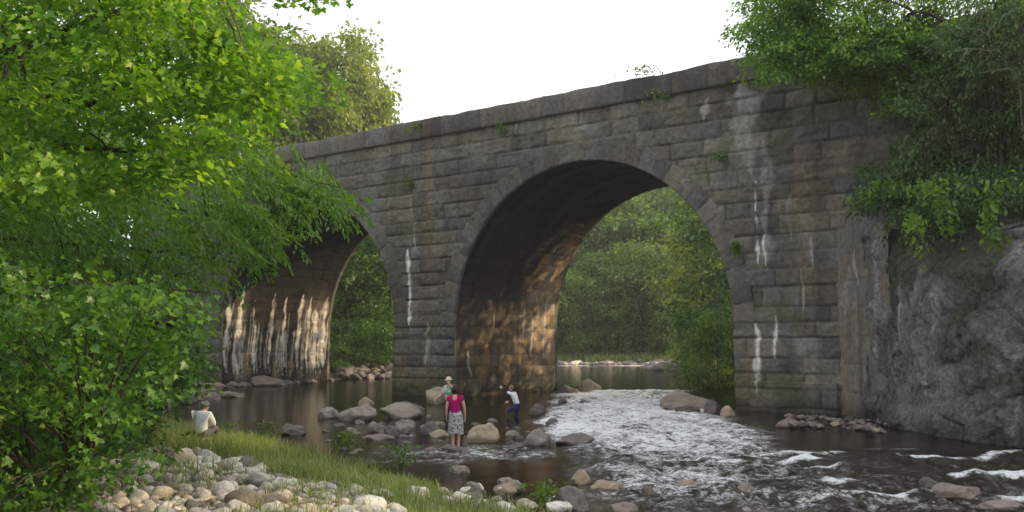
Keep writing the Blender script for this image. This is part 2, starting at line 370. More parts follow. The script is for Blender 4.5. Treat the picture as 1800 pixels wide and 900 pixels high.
def stone_col(a, z, bid, g, base, var=.3):
    r = rnd(bid, 5)[:, None]; r2 = rnd(bid, 6)[:, None]
    c = np.array(base) * (1 + var * (r - .5) * 2) * (1 + np.array([.12, .02, -.16]) * (r2 - .4))
    st_ = fbm(a * 1.3, z * .13, 0, 61, 4)[:, None]          # rain streaks
    pat = fbm(a * .22, z * .2, 0, 63, 3)[:, None]
    c = c * (1 + .55 * st_) * (1 + .35 * pat)
    rust = np.clip(fbm(a * 1.1, z * .12, 0, 66, 3) - .28, 0, 1)[:, None]
    c = c * (1 - rust) + rust * np.array([.20, .13, .065]) * 1.1
    return np.clip(c * (.66 + .34 * g[:, None]), .012, .9)
def streak(c, a, z, s0, z0, z1, wd, col=(.72, .70, .66), k=1.0, wander=.25):
    """white lime run: narrow, broken, wandering"""
    cen = s0 + wander * wd * 3 * vn(z * 1.3 + s0 * 9, 0 * z, 0, 71) + .1 * vn(z * .5, 0 * z, 0, 72)
    w_ = wd * (.35 + .65 * (.5 + .5 * vn(z * 2.1 + s0 * 5, 0 * z, 0, 73))) * ss(z0 - .15, z0 + .9, z + 0 * a) * ss(z1 + .05, z1 - .9, z)
    m = ss(1.35, .25, np.abs(a - cen) / (w_ + 1e-4) + .35 * vn(a * 6, z * 3, 0, 74)) * k * ((z > z0) & (z < z1))
    return c * (1 - m[:, None]) + m[:, None] * np.array(col)
bridge = empty('stone_bridge', (O[0], O[1], 0), 'old grey stone railway bridge with round arches across the rocky river', 'bridge', rz=AL)
bpart = lambda name, me: obj(name, me, M['stone'], bridge)
STEP = .055
sa = np.arange(SMIN, SMAX + .01, STEP); za = np.arange(-1.0, ZC + .001, STEP); za[-1] = ZC + .02
S, Z = [a.ravel() for a in np.meshgrid(sa, za, indexing='ij')]
bl = blocks(S, Z, crs, CB, 1); dsp, g = relief(S, Z, *bl)
def face_col(S, Z, bid, g):
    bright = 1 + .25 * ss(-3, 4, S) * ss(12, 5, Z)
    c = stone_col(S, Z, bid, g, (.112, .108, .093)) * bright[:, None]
    # measured lime runs and pale washes
    for (x, y0, y1, wd, k) in [(720, 430, 580, .16, .95), (1331, 368, 405, .13, .9), (1329, 405, 470, .13, .85), (1345, 405, 470, .11, .9), (1331, 562, 690, .2, .95), (1362, 552, 638, .12, .95), (1329, 310, 372, .06, .8),
                            (1425, 400, 470, .09, .35), (1410, 470, 560, .1, .3), (1470, 285, 305, .18, .8), (730, 380, 440, .1, .35), (755, 560, 650, .16, .3), (1325, 690, 715, .08, .6)]:
        s0, zt = onface(x, y0); _, zb = onface(x, y1); c = streak(c, S, Z, s0, zb, zt, wd, k=k)
    for (x, y0, y1, wd, k) in [(1310, 130, 310, .9, .42), (1345, 240, 480, .35, .3), (1245, 170, 210, .7, .5), (1390, 330, 420, .25, .25), (905, 205, 240, .35, .3), (1020, 190, 260, .3, .25)]:
        s0, zt = onface(x, y0); _, zb = onface(x, y1); c = streak(c, S, Z, s0, zb, zt, wd, (.42, .41, .39), k, .1)
    for (x, y0, y1, wd) in [(985, 195, 260, .2), (1080, 185, 250, .2), (1415, 430, 520, .5), (1430, 600, 660, .3), (640, 250, 300, .2), (850, 230, 260, .2)]:
        s0, zt = onface(x, y0); _, zb = onface(x, y1); c = streak(c, S, Z, s0, zb, zt, wd, (.17, .13, .08), .35, .1)
    moss = ss(.1, .5, fbm(S * .8, Z * .8, 0, 81) + .5 * ss(2.0, .3, Z) - .12)[:, None] * .55
    c = c * (1 - moss) + moss * np.array([.085, .09, .04])
    damp = ss(.8, .1, Z + .3 * vn(S, Z, 0, 83))[:, None]
    return c * (1 - .55 * damp)
col = face_col(S, Z, bl[2], g)
keep = np.ones((len(sa) - 1, len(za) - 1), bool); sc_ = .5 * (sa[1:] + sa[:-1])[:, None]; zc_ = .5 * (za[1:] + za[:-1])[None, :]
for ac in ARCH:
    keep &= ~((np.hypot(sc_ - ac, zc_ - ZS) < RA + .45) & (zc_ >= ZS)); keep &= ~((np.abs(sc_ - ac) < RA + .45) & (zc_ < ZS))
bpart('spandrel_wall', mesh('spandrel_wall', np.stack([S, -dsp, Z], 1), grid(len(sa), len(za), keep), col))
# arch rings with their jamb corners, and the vaults
LJ = ZS + 1.0; LA = math.pi * RA; LT = 2 * LJ + LA
def path(l, ac, off):
    """point on the intrados path pushed outward by off"""
    th = np.clip((l - LJ) / RA, 0, math.pi)
    s = ac - (RA + off) * np.cos(th); z = ZS + (RA + off) * np.sin(th)
    z = np.where(l < LJ, l - 1.0, np.where(l > LJ + LA, LT - l - 1.0, z))
    return s, z
nv = 33
vb = np.concatenate([[0], LJ + np.linspace(0, LA, nv + 1), [LT]])
VC = [breaks(-1, TB + 1, .9, 2.0) for _ in range(200)]
ljc = np.concatenate([crs[(crs < ZS - .2)] + 1.0])
vc = np.concatenate([ljc, LJ + np.linspace(0, LA, nv + 1), LT - ljc[::-1]])
for ai, ac in enumerate(ARCH):
    la = np.unique(np.round(np.concatenate([np.arange(0, LT, .055), [LT]]), 4)); wa = np.arange(0, .96, .05); wa[-1] = .95
    L, W = [a.ravel() for a in np.meshgrid(la, wa, indexing='ij')]
    s, z = path(L, ac, W); arc = (L >= LJ) & (L <= LJ + LA)
    # voussoirs
    q = np.searchsorted(vb, L, 'right') - 1; q = np.clip(q, 0, len(vb) - 2)
    el = np.minimum(L - vb[q], vb[q + 1] - L); ew = np.minimum(W + .03, .95 - W + .012)
    bidv = q + 500 * (ai + 1); d1, g1 = relief(L, W, ew * 0 + np.minimum(ew, 1), el, bidv, L - .5 * (vb[q] + vb[q + 1]), W - .47, .5, .045); d1 = d1 + .07
    b2 = blocks(s, z, crs, CB, 1); d2, g2 = relief(s, z, *b2)
    d = np.where(arc, d1, d2 + .012); g = np.where(arc, g1, g2)
    c1 = stone_col(s, z, bidv, g1, (.108, .103, .09), .3); c2 = face_col(s, z, b2[2], g2)
    c = np.where(arc[:, None], c1, c2)
    y = -d; d0 = W < 1e-6
    V = np.stack([s, y, z], 1).reshape(len(la), len(wa), 3); Cc = c.reshape(len(la), len(wa), 3)
    s_o, z_o = path(la, ac, .012); lip = np.stack([s_o, 0 * la + .12, z_o], 1)[:, None]; s_e, z_e = path(la, ac, .95); end = np.stack([s_e, 0 * la + .1, z_e], 1)[:, None]
    V = np.concatenate([lip, V, end], 1); Cc = np.concatenate([Cc[:, :1], Cc, Cc[:, -1:]], 1)
    bpart('arch_ring', mesh('arch_ring', V.reshape(-1, 3), grid(len(la), len(wa) + 2), Cc.reshape(-1, 3)))
    # rear ring, plain
    V2 = V.copy(); V2[..., 1] = TB - V2[..., 1]; bpart('arch_ring', mesh('rear_ring', V2.reshape(-1, 3), grid(len(la), len(wa) + 2)[:, ::-1], Cc.reshape(-1, 3)))
    # vault
    lv = np.arange(0, LT + .01, .07); tv = np.arange(0.0, TB + .01, .07); tv[-1] = TB
    L, T = [a.ravel() for a in np.meshgrid(lv, tv, indexing='ij')]
    bv = blocks(T, L, vc, VC, 2); dv, gv = relief(T, L, *bv, amp=.75)
    dv = np.where((T < .1) | (T > TB - .1), -.02, dv)
    s, z = path(L, ac, 0.03 - dv * .55)
    # pushes on straight jambs happen along s already through path()
    soot_shade = ss(3.0, 6.6, z - (3.0 * ss(4.5, 8.0, T) if ai == 0 else .8) + .9 * fbm(T * .8, L * .15, 0, 90))[:, None]  # soot and painted vault shade together, starting higher towards the main arch's rear
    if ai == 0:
        c = stone_col(T, L, bv[2], gv, (.15, .12, .086) , .35) * (1 - .45 * ss(5.2, 2.5, T + .8 * vn(T * .6, L * .3, 0, 92)))[:, None] * (1 + .9 * ss(4.5, 7.5, T))[:, None]; c = c * (1 - .93 * soot_shade)  # stone painted darker in the front half, lighter where sun enters the rear
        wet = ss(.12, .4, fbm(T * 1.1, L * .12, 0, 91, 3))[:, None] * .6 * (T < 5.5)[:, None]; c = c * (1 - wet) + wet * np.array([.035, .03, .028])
        for t0, zb, zt, wd in [(7.9, 2.0, 5.6, .13), (6.7, 1.6, 4.6, .1), (8.5, 1.8, 3.2, .15), (5.9, 2.6, 5.2, .09), (3.2, 3.2, 5.2, .08), (1.3, .8, 2.6, .2)]: c = streak(c, T, np.where(L < LT / 2, z, -9), t0, zb, zt, wd, (.5, .47, .42), .65)
        for t0, zb, zt, wd in [(2.6, .4, 3.0, .5), (1.9, .3, 2.2, .4), (4.6, .6, 2.6, .35)]: c = streak(c, T, np.where(L < LT / 2, z, -9), t0, zb, zt, wd, (.24, .15, .075), .6)
    else:
        c = stone_col(T, L, bv[2], gv, (.08, .07, .061), .4); c = c * (1 - .93 * soot_shade)
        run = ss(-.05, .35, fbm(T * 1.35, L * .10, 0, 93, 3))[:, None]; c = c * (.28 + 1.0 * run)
        zz = np.where(L < LT / 2, z, -9)
        for k in range(80):
            t0 = rng.uniform(.15, 8.9); zb = rng.uniform(.4, 1.7); zt = zb + rng.uniform(.8, 4.6); c = streak(c, T, zz, t0, zb, zt, rng.uniform(.03, .10), (.46, .44, .40), rng.uniform(.4, .95), .12)
        for t0, zb, zt, wd in [(.4, .9, 6.4, .2), (1.3, .5, 6.6, .22), (2.6, 1.0, 4.6, .14), (3.9, .8, 6.2, .16), (4.9, .6, 6.0, .2), (6.3, .8, 6.4, .2), (7.7, .7, 5.6, .32), (8.5, 1.0, 6.2, .3), (7.1, 1.5, 6.0, .18)]: c = streak(c, T, zz, t0, zb, zt, wd * 1.15, (.58, .56, .52), np.clip(.25 + 1.6 * (fbm(T * 5, z * .9, 0, 96, 4) + .35), 0, .95), .10)
        for t0, zb, zt, wd in [(2.0, .4, 2.6, .4), (4.3, .3, 1.9, .35), (5.6, .3, 2.2, .3)]: c = streak(c, T, zz, t0, zb, zt, wd, (.30, .19, .09), .55)
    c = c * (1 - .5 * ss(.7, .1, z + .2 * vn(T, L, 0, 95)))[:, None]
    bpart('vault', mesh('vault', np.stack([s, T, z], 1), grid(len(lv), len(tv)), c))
# rear face (coarse), deck, coping
sb = np.arange(SMIN, SMAX + .01, .25); zb_ = np.arange(-1, ZC + .01, .25); zb_[-1] = ZC + .02
S2, Z2 = [a.ravel() for a in np.meshgrid(sb, zb_, indexing='ij')]; b2 = blocks(S2, Z2, crs, CB, 1); d2, g2 = relief(S2, Z2, *b2)
k2 = np.ones((len(sb) - 1, len(zb_) - 1), bool); s2 = .5 * (sb[1:] + sb[:-1])[:, None]; z2 = .5 * (zb_[1:] + zb_[:-1])[None, :]
for ac in ARCH:
    k2 &= ~((np.hypot(s2 - ac, z2 - ZS) < RA + .5) & (z2 >= ZS)); k2 &= ~((np.abs(s2 - ac) < RA + .5) & (z2 < ZS))
bpart('rear_wall', mesh('rear_wall', np.stack([S2, TB + d2, Z2], 1), grid(len(sb), len(zb_), k2)[:, ::-1], stone_col(S2, Z2, b2[2], g2, (.2, .185, .16))))
def coping(front):
    """projecting parapet course: a swept profile with rough blocks"""
    prof = np.array([(.45, ZC - .12), (.0, ZC - .12), (-.22, ZC - .10), (-.24, ZC), (-.25, ZC + .25), (-.25, ZC + .5), (-.24, ZT - .06), (-.2, ZT), (.2, ZT + .02), (.55, ZT), (.56, ZT - .3)])
    ss_ = np.arange(SMIN, SMAX, .09); bbk = breaks(SMIN - 1, SMAX + 1, 1.2, 2.4)
    q = np.clip(np.searchsorted(bbk, ss_, 'right') - 1, 0, len(bbk) - 2); e = np.minimum(ss_ - bbk[q], bbk[q + 1] - ss_); g = ss(0, .07, e)
    V = np.zeros((len(ss_), len(prof), 3)); Cc = np.zeros_like(V)
    for k, (py_, pz) in enumerate(prof):
        nz = .05 * fbm(ss_ * 1.3, np.full(ss_.shape, k * .45), 0, 101) + .06 * (rnd(q, 8) - .5) - .06 * (1 - g)
        V[:, k, 0] = ss_; V[:, k, 1] = py_ - nz * (1 if py_ < .3 else 0); V[:, k, 2] = pz + (.09 * fbm(ss_ * .8, np.full(ss_.shape, k * .5), 0, 103) + .04 * (rnd(q, 9) - .5) if k > 5 else 0)
        Cc[:, k] = stone_col(ss_, np.full(ss_.shape, pz), q + 9000, g, (.085, .08, .072), .35)
    if not front: V[..., 1] = TB - V[..., 1]
    f = grid(len(ss_), len(prof)); return mesh('coping', V.reshape(-1, 3), f[:, ::-1] if front else f, Cc.reshape(-1, 3))
bpart('parapet_coping', coping(True)); bpart('parapet_coping', coping(False))
dk = np.array([(SMIN, .5, ZC + .3), (SMAX, .5, ZC + .3), (SMAX, TB - .5, ZC + .3), (SMIN, TB - .5, ZC + .3)]); bpart('deck', mesh('deck', dk, np.array([(0, 1, 2, 3)]), np.full((4, 3), .12)))
def slab(s0, s1, z0, z1, t0, seed, base, step=.055, sides=True):
    """a projecting footing with rough blocks, closed to its back"""
    a = np.arange(s0, s1 + .001, step); b = np.arange(z0, z1 + .001, step); A, Bz = [q.ravel() for q in np.meshgrid(a, b, indexing='ij')]
    bb = blocks(A, Bz, crs, CB, 1); d, g = relief(A, Bz, *bb, amp=.8); c = face_col(A, Bz, bb[2], g)
    V = np.stack([A, -t0 - d, Bz], 1).reshape(len(a), len(b), 3); Cc = c.reshape(len(a), len(b), 3)
    pad = np.pad(V, ((1, 1), (1, 1), (0, 0)), 'edge'); pad[0, :, 1] = .1; pad[-1, :, 1] = .1; pad[:, 0, 1] = .1; pad[:, -1, 1] = .1
    cp = np.pad(Cc, ((1, 1), (1, 1), (0, 0)), 'edge'); return mesh('footing', pad.reshape(-1, 3), grid(len(a) + 2, len(b) + 2), cp.reshape(-1, 3))
sl, zl = onface(700, 583); sr, _ = onface(757, 583)
bpart('pier_footing', slab(-19.78, sr, -.9, zl, .16, 1, 0))
bpart('pier_footing', slab(sr + .02, -15.52, -.9, .55, .14, 1, 0))
bpart('abutment_footing', slab(.75, 4.35, -.9, 1.2, .22, 1, 0))
# wing wall running from the abutment towards the camera, smooth patched masonry
def plan_wall(pts, z0, ztop, step, fn, name):
    P = curve([(p[0], p[1], 0) for p in pts], int(sum(np.hypot(*(np.array(pts[i + 1]) - pts[i])) for i in range(len(pts) - 1)) / step))
    T = np.gradient(P, axis=0); T /= np.linalg.norm(T, axis=1)[:, None]; Nn = np.stack([T[:, 1], -T[:, 0]], 1)
    l = np.concatenate([[0], np.cumsum(np.linalg.norm(np.diff(P, axis=0), axis=1))]); n = 1 + int((max(ztop) - z0) / step)
    k = np.linspace(0, 1, n); top = np.interp(l / l[-1], np.linspace(0, 1, len(ztop)), ztop)
    L = np.repeat(l[:, None], n, 1); Zz = z0 + k[None] * (top[:, None] - z0)
    return P, Nn, L, Zz, k
P, Nn, L, Zz, k = plan_wall([bp(4.32, .1)[:2], (12.9, 36.5), (12.72, 34.2), (12.75, 32.6)], -.6, [7.6, 7.5, 7.2, 6.6], .06, None, 'wing')
Lf, Zf = L.ravel(), Zz.ravel()
bw = blocks(Lf, Zf, np.arange(-1.2, 9, 1.05), [breaks(-2, 9, 1.6, 3) for _ in range(12)], 3); d, g = relief(Lf, Zf, *bw, amp=.28, jw=.03); d = d + .05 * fbm(Lf * .6, Zf * .6, 0, 111)
c = stone_col(Lf, Zf, bw[2], g, (.16, .15, .13), .12)
for (l0, zb, zt, wd, kk) in [(1.0, 3.5, 5.8, .5, .35), (2.4, 4.8, 6.4, .8, .6), (1.6, 2.2, 5.0, .4, .25), (.3, 2, 4.5, .3, .2)]: c = streak(c, Lf, Zf, l0, zb, zt, wd, (.34, .33, .31), kk)
rs = ss(.1, .5, fbm(Lf * .7, Zf * .4, 0, 113))[:, None] * .4; c = c * (1 - rs) + rs * np.array([.2, .15, .085]); c *= (1 - .5 * ss(.7, .0, Zf))[:, None]
x = (P[:, 0][:, None] - Nn[:, 0][:, None] * (-d.reshape(L.shape))) ; y = P[:, 1][:, None] - Nn[:, 1][:, None] * (-d.reshape(L.shape))
Vw = np.stack([x, y, Zz], -1)
cap = Vw[:, -1:].copy(); cap[..., 0] += 1.2; Vw = np.concatenate([Vw, cap], 1); cw = np.concatenate([c.reshape(*L.shape, 3), c.reshape(*L.shape, 3)[:, -1:]], 1)
sx, tx = st(Vw[..., 0], Vw[..., 1]); Vl = np.stack([sx, tx, Vw[..., 2]], -1)
bpart('wing_wall', mesh('wing_wall', Vl.reshape(-1, 3), grid(Vl.shape[0], Vl.shape[1]), cw.reshape(-1, 3)))

# ------------------------------------------------------------------ cliff to the right of the bridge
P, Nn, L, Zz, k = plan_wall([(14.6, 36.2), (13.1, 35.4), (12.75, 33.8), (12.7, 31), (12.6, 29), (12.9, 27.2), (14, 25), (16.2, 22), (19, 18.5), (24, 14)], -.7, [7.6, 7.0, 6.2, 5.9, 6.0, 6.2, 6.0, 6, 6], .06, None, 'cliff')
wx_, wy_ = P[:, 0][:, None] + 0 * L, P[:, 1][:, None] + 0 * L
Lf, Zf = L.ravel(), Zz.ravel()
big = fbm(Lf * .32, Zf * .3, 0, 121, 3); strat = np.abs(vn(Lf * .35 + Zf * .5, Zf * 1.1 - Lf * .2, 0, 122)); fin = fbm(Lf * 1.4, Zf * 1.4, 0, 124, 4); rid = 1 - np.abs(fbm(Lf * .55 + .3 * Zf, Zf * .45, 0, 126, 3)) * 2
f1, fe, fi, fx, fy = worley(Lf * .75 + .35 * fin, Zf * .55 + Lf * .18, 140); g1_, ge, gi, gx2, gy2 = worley(Lf * 1.9 + .3 * fin, Zf * 1.5 - Lf * .4, 141)
d = .4 * big + .2 * strat + .2 * fin + .07 * fbm(Lf * 4.2, Zf * 4.2, 0, 143, 3) + .5 * (fi - .5) + (fi - .5) * .5 * fx + .3 * fy * (gi - .3) + .16 * (gi - .5) + .2 * gx2 * (fi - .4) - .12 * ss(.12, 0, fe) - .13 * ss(.10, 0, ge) * ss(-.1, .3, big + .2) + .18 * rid + .35 * ss(1.4, .2, Zf) - .35 * ss(0, -.2, Zf) - .09 * np.clip(Zf - 1, 0, 9) * ss(2, 6, Zf) * ss(2, 6, Lf)
over = -.9 * ss(.8, 1, (np.ones_like(L) * k[None]).ravel())
d = .45 * d + over * ss(3, 6, Lf) + .12 * ss(5, 2, Lf)
c = np.array([.14, .136, .13]) * (1 + .5 * fin[:, None]) * (1 + .4 * fbm(Lf * .3, Zf * .5, 0, 128)[:, None])
pal = ss(.12, .55, fbm(Lf * 1.1, Zf * .28, 0, 130, 5) + .1 * big)[:, None] * .75; c = c * (1 - pal) + pal * np.array([.33, .325, .32])
drk = ss(.12, .45, fbm(Lf * 1.2, Zf * .22, 0, 132, 5))[:, None] * .75; c = c * (1 - drk) + drk * np.array([.032, .03, .03])
mos = ss(.0, .4, fbm(Lf * .6, Zf * .6, 0, 134) + .6 * ss(3.2, 5.5, Zf) - .25)[:, None] * .8; c = c * (1 - mos) + mos * np.array([.036, .045, .02])
c *= (1 - .55 * ss(.7, .1, Zf + .3 * fin))[:, None]
V = np.stack([wx_ + Nn[:, 0][:, None] * d.reshape(L.shape), wy_ + Nn[:, 1][:, None] * d.reshape(L.shape), Zz], -1)
# the top laps back over the slope
back = V[:, -1:].copy(); back[..., 0] += 2.2; back[..., 2] += .6; V = np.concatenate([V, back], 1); c = np.concatenate([c.reshape(*L.shape, 3), c.reshape(*L.shape, 3)[:, -1:]], 1)
tag(obj('rock_outcrop', mesh('rock_outcrop', V.reshape(-1, 3), grid(V.shape[0], V.shape[1]), c.reshape(-1, 3)), M['cliff']), 'steep grey blotchy rock outcrop beside the right end of the stone bridge', 'rock outcrop')
# ------------------------------------------------------------------ vegetation
A3 = np.array
def in_poly(x, y, P):
    r = np.zeros(x.shape, bool); n = len(P)
    for i in range(n):
        a = P[i]; b = P[(i + 1) % n]
        c = ((a[1] > y) != (b[1] > y)); r ^= c & (x < (b[0] - a[0]) * (y - a[1]) / (b[1] - a[1] + 1e-9) + a[0])
    return r
def sample_poly(P, n, Y0, Y1):
    """points in a crown whose outline is P as seen from the river bank, at depths Y0..Y1"""
    P = np.array(P, float); lo, hi = P.min(0), P.max(0); out = []
    while len(out) < n:
        q = rng.uniform(lo, hi, (n, 2)); q = q[in_poly(q[:, 0], q[:, 1], P)]
        for a in q: out.append(atY(a[0], a[1], rng.uniform(Y0, Y1)))
    return np.array(out[:n])
def tree_from_clusters(name, label, cat, base, limbs, cl, mat, spray, size, shape='oval', n_leaf=28, rad=.5, flat=.35, droop=.25, out_dir=None, wid=1.0, group=None, twig=.012, spread=.5, up=None):
    """limbs: list of polylines [(x,y,z)..] with start radius; clusters become sprays of leaves on twigs"""
    t = empty(name, tuple(base), label, cat, group); base = np.array(base, float)
    r_ = cl - A3([0, 0, H]); zc = r_[:, 1] * math.cos(TH) + r_[:, 2] * math.sin(TH); ux = 900 + F * r_[:, 0] / zc; uy = 450 - F * (r_[:, 2] * math.cos(TH) - r_[:, 1] * math.sin(TH)) / zc
    cl = cl[((ux - 365) / (45 + 620 / zc)) ** 2 + ((uy - 745) / (40 + 620 / zc)) ** 2 > 1]      # the clearing where the seated person is
    lines = []; nodes = []
    for pts, r0, r1 in limbs:
        c = curve(pts, max(8, len(pts) * 5), .03); lines.append((c - base, np.linspace(r0, r1, len(c)))); nodes.append(c)
    nodes = np.concatenate(nodes)
    for c in cl[: 260]:
        k = np.argmin(np.linalg.norm(nodes - c, axis=1) + .35 * np.maximum(0, nodes[:, 2] - c[2])); a = nodes[k]
        m = .5 * (a + c) + np.array([0, 0, .12 * np.linalg.norm(c - a)]); L = np.linalg.norm(c - a)
        lines.append((curve([a, m, c], 7, .015) - base, np.linspace(twig * (1 + .35 * L), twig * .4, 7)))
    V, Q = tubes(lines, 6); obj('trunk', mesh('trunk', V, Q), M['bark'], t)
    n = len(cl); ctr = np.repeat(cl, n_leaf, 0)
    if spray == 'flat':
        ax = rng.normal(0, 1, (n, 3)); ax[:, 2] *= .3
        if out_dir is not None: ax += np.array(out_dir) * 1.5
        ax /= np.linalg.norm(ax, axis=1)[:, None]; A = np.repeat(ax, n_leaf, 0)
        side = np.cross(A, [0, 0, 1.]); u = rng.uniform(-1, 1, len(ctr)); v = rng.normal(0, .38, len(ctr)); wv = rng.normal(0, flat * .35, len(ctr))
        p = ctr + rad * (A * u[:, None] + side * v[:, None] + np.array([0, 0, 1.]) * wv[:, None]); p[:, 2] -= droop * rad * (u * .5 + .5) ** 2
        D = A + side * (np.sign(v) * rng.uniform(.3, 1.4, len(v)))[:, None] + rng.normal(0, .3, p.shape); D[:, 2] -= droop * 1.3
    elif spray == 'frond':
        ax = rng.normal(0, .45, (n, 3)) + np.array(out_dir); ax[:, 2] -= droop * rng.uniform(.3, 1.2, n)
        ax /= np.linalg.norm(ax, axis=1)[:, None]; A = np.repeat(ax, n_leaf, 0); side = np.cross(A, [0, 0, 1.]); side /= np.linalg.norm(side, axis=1)[:, None]
        u = np.tile(np.linspace(-1, 1, n_leaf), n); sg = np.tile(np.where(np.arange(n_leaf) % 2, 1., -1.), n); br = rng.uniform(0, 1, len(u))
        p = ctr + rad * (A * u[:, None] + side * (sg * br * .42 * (1.1 - np.abs(u) ** 2))[:, None]); p[:, 2] -= droop * rad * ((u * .5 + .5) ** 2) * .8 + .1 * rad * br
        D = A + side * (sg * .9)[:, None] + rng.normal(0, .2, p.shape); D[:, 2] -= .3
    else:
        p = ctr + rng.normal(0, rad * .5, ctr.shape) * np.array([1, 1, .8]); D = rng.normal(0, 1, p.shape) + (p - ctr) / rad; D[:, 2] -= droop * 2
    sz = size * rng.uniform(.45, 1.5, len(p))
    V, f = leaves(p - base, sz, D, up, shape, wid, spread)
    obj('crown', mesh('crown', V, f, smooth=False), mat, t); return t
# big maple reaching in from the left, leaves lit from behind
poly = [(-260, -160), (-260, 330), (60, 340), (260, 330), (400, 290), (440, 240), (450, 190), (480, 140), (440, 90), (380, 50), (350, 0), (340, -60), (240, -160)]
cl = sample_poly(poly, 500, 9.5, 16)
cl = np.concatenate([cl, sample_poly([(500, -60), (560, -60), (550, -15), (510, -15)], 6, 11, 12), sample_poly([(380, 40), (420, 60), (470, 110), (460, 190), (420, 180)], 20, 10, 13), sample_poly([(480, 100), (540, 110), (530, 165), (480, 170)], 10, 11, 14)])
gb = gh(-9.6, 12.5)
T0 = A3([-9.6, 12.5, gb])
limbs = [([T0 - [0, 0, .3], T0 + [.1, 0, 2.5], T0 + [.3, .1, 5.5], T0 + [.2, .1, 9], T0 + [.5, .2, 12]], .26, .08)]
for (a, pts) in [(4.2, [(-60, 195, 12.5), (60, 172, 12.3), (130, 178, 12.2), (250, 150, 12.4), (370, 158, 12.8)]), (3.4, [(-60, 290, 12.6), (60, 262, 12.5), (170, 262, 12.4), (250, 256, 12.4), (330, 310, 12.6)]),
                 (5.6, [(-40, 60, 12.2), (40, 36, 12), (140, -20, 12), (300, -60, 12)]), (5.0, [(0, 130, 13.5), (150, 90, 14), (300, 60, 14.5), (430, 70, 15)]), (5.0, [(20, 90, 11), (180, 20, 11), (330, 0, 11), (470, -20, 11.5), (560, -10, 11.8)])]:
    limbs.append(([T0 + [.2, .1, a]] + [atY(*q) for q in pts], .085, .02))
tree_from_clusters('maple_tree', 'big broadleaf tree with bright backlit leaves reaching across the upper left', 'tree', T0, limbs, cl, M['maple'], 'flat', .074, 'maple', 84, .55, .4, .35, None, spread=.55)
# feathery drooping tree whose branch tips hang in front of the left arch
poly = [(-260, 230), (100, 270), (250, 270), (390, 290), (450, 275), (520, 300), (616, 331), (560, 345), (500, 340), (470, 372), (498, 385), (450, 395), (425, 436), (385, 458), (350, 488), (300, 520), (100, 560), (-260, 600)]
cl = sample_poly(poly, 640, 16.5, 23)
cl = np.concatenate([cl, sample_poly([(440, 275), (540, 305), (618, 331), (540, 340), (450, 330)], 60, 19, 21), sample_poly([(430, 368), (505, 388), (440, 405)], 18, 18, 20)])
gb = gh(-12.8, 21); T0 = A3([-12.8, 21, gb])
limbs = [([T0 - [0, 0, .3], T0 + [0, 0, 3], T0 + [.2, 0, 7], T0 + [.1, 0, 11]], .24, .05)]
for (a, pts) in [(5.5, [(0, 230, 20.5), (200, 255, 20), (400, 275, 20), (600, 330, 20)]), (4.5, [(0, 330, 19), (200, 340, 18.5), (350, 380, 18.5), (505, 406, 19)]), (3.6, [(0, 420, 20), (200, 430, 20), (440, 465, 21)]), (2.8, [(0, 480, 18), (200, 500, 18), (370, 515, 19)])]:
    limbs.append(([T0 + [.1, 0, a]] + [atY(*q) for q in pts], .07, .015))
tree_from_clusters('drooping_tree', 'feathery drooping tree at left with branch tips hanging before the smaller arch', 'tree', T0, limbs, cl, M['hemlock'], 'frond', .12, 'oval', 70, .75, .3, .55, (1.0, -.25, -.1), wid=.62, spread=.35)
# leafy sapling at the lower left, near
poly = [(-260, 430), (120, 470), (300, 500), (360, 520), (320, 570), (330, 610), (290, 640), (300, 700), (215, 740), (205, 790), (170, 850), (95, 900), (60, 960), (-260, 960)]
cl = sample_poly(poly, 420, 8.5, 14.5)
gb = gh(-8.2, 11.2); T0 = A3([-8.2, 11.2, gb])
limbs = [([T0 - [0, 0, .3], T0 + [.2, 0, 1.2], T0 + [.1, .1, 3.0], T0 + [.4, .1, 4.2]], .09, .03)]
for (a, pts) in [(.6, [(0, 800, 10.5), (90, 830, 10), (150, 830, 10)]), (.9, [(0, 700, 11), (150, 690, 11), (270, 690, 12)]), (1.6, [(0, 600, 11.5), (160, 570, 12), (310, 560, 13)]), (2.3, [(0, 520, 11), (150, 490, 11), (280, 510, 12.5)])]:
    limbs.append(([T0 + [.15, 0, a]] + [atY(*q) for q in pts], .035, .01))
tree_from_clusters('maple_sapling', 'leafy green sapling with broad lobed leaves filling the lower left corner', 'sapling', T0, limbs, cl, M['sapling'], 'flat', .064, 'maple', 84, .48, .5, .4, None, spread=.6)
# bank shrubs behind the sapling
for (x, y, Y, P, n, lab) in [(255, 735, 20, [(150, 560), (330, 590), (330, 640), (335, 670), (285, 692), (270, 735), (250, 765), (180, 800), (120, 700)], 110, 'bright green shrub on the left bank behind the seated man in white'),
                             (180, 780, 17, [(60, 650), (215, 690), (230, 790), (205, 805), (90, 830)], 60, 'low dark green shrub at the top edge of the pale cobbles'),
                             (280, 690, 30, [(200, 560), (320, 560), (350, 610), (355, 650), (300, 700), (220, 700)], 90, 'dim green shrub on the bank below the left end of the bridge')]:
    p = atY(x, y, Y); p[2] = gh(p[0], p[1]); cl = sample_poly(P, n, Y - 1.5, Y + 1.8)
    limbs = [([p - [0, 0, .1], p + [rng.uniform(-.5, .5), 0, .8], .5 * (p + c) + [0, 0, .6], c], .03, .008) for c in cl[:6]]
    tree_from_clusters('bank_shrub', lab, 'shrub', p, limbs, cl, M['bush'], 'ball', .12, 'oval', 60, .55, .4, .2)
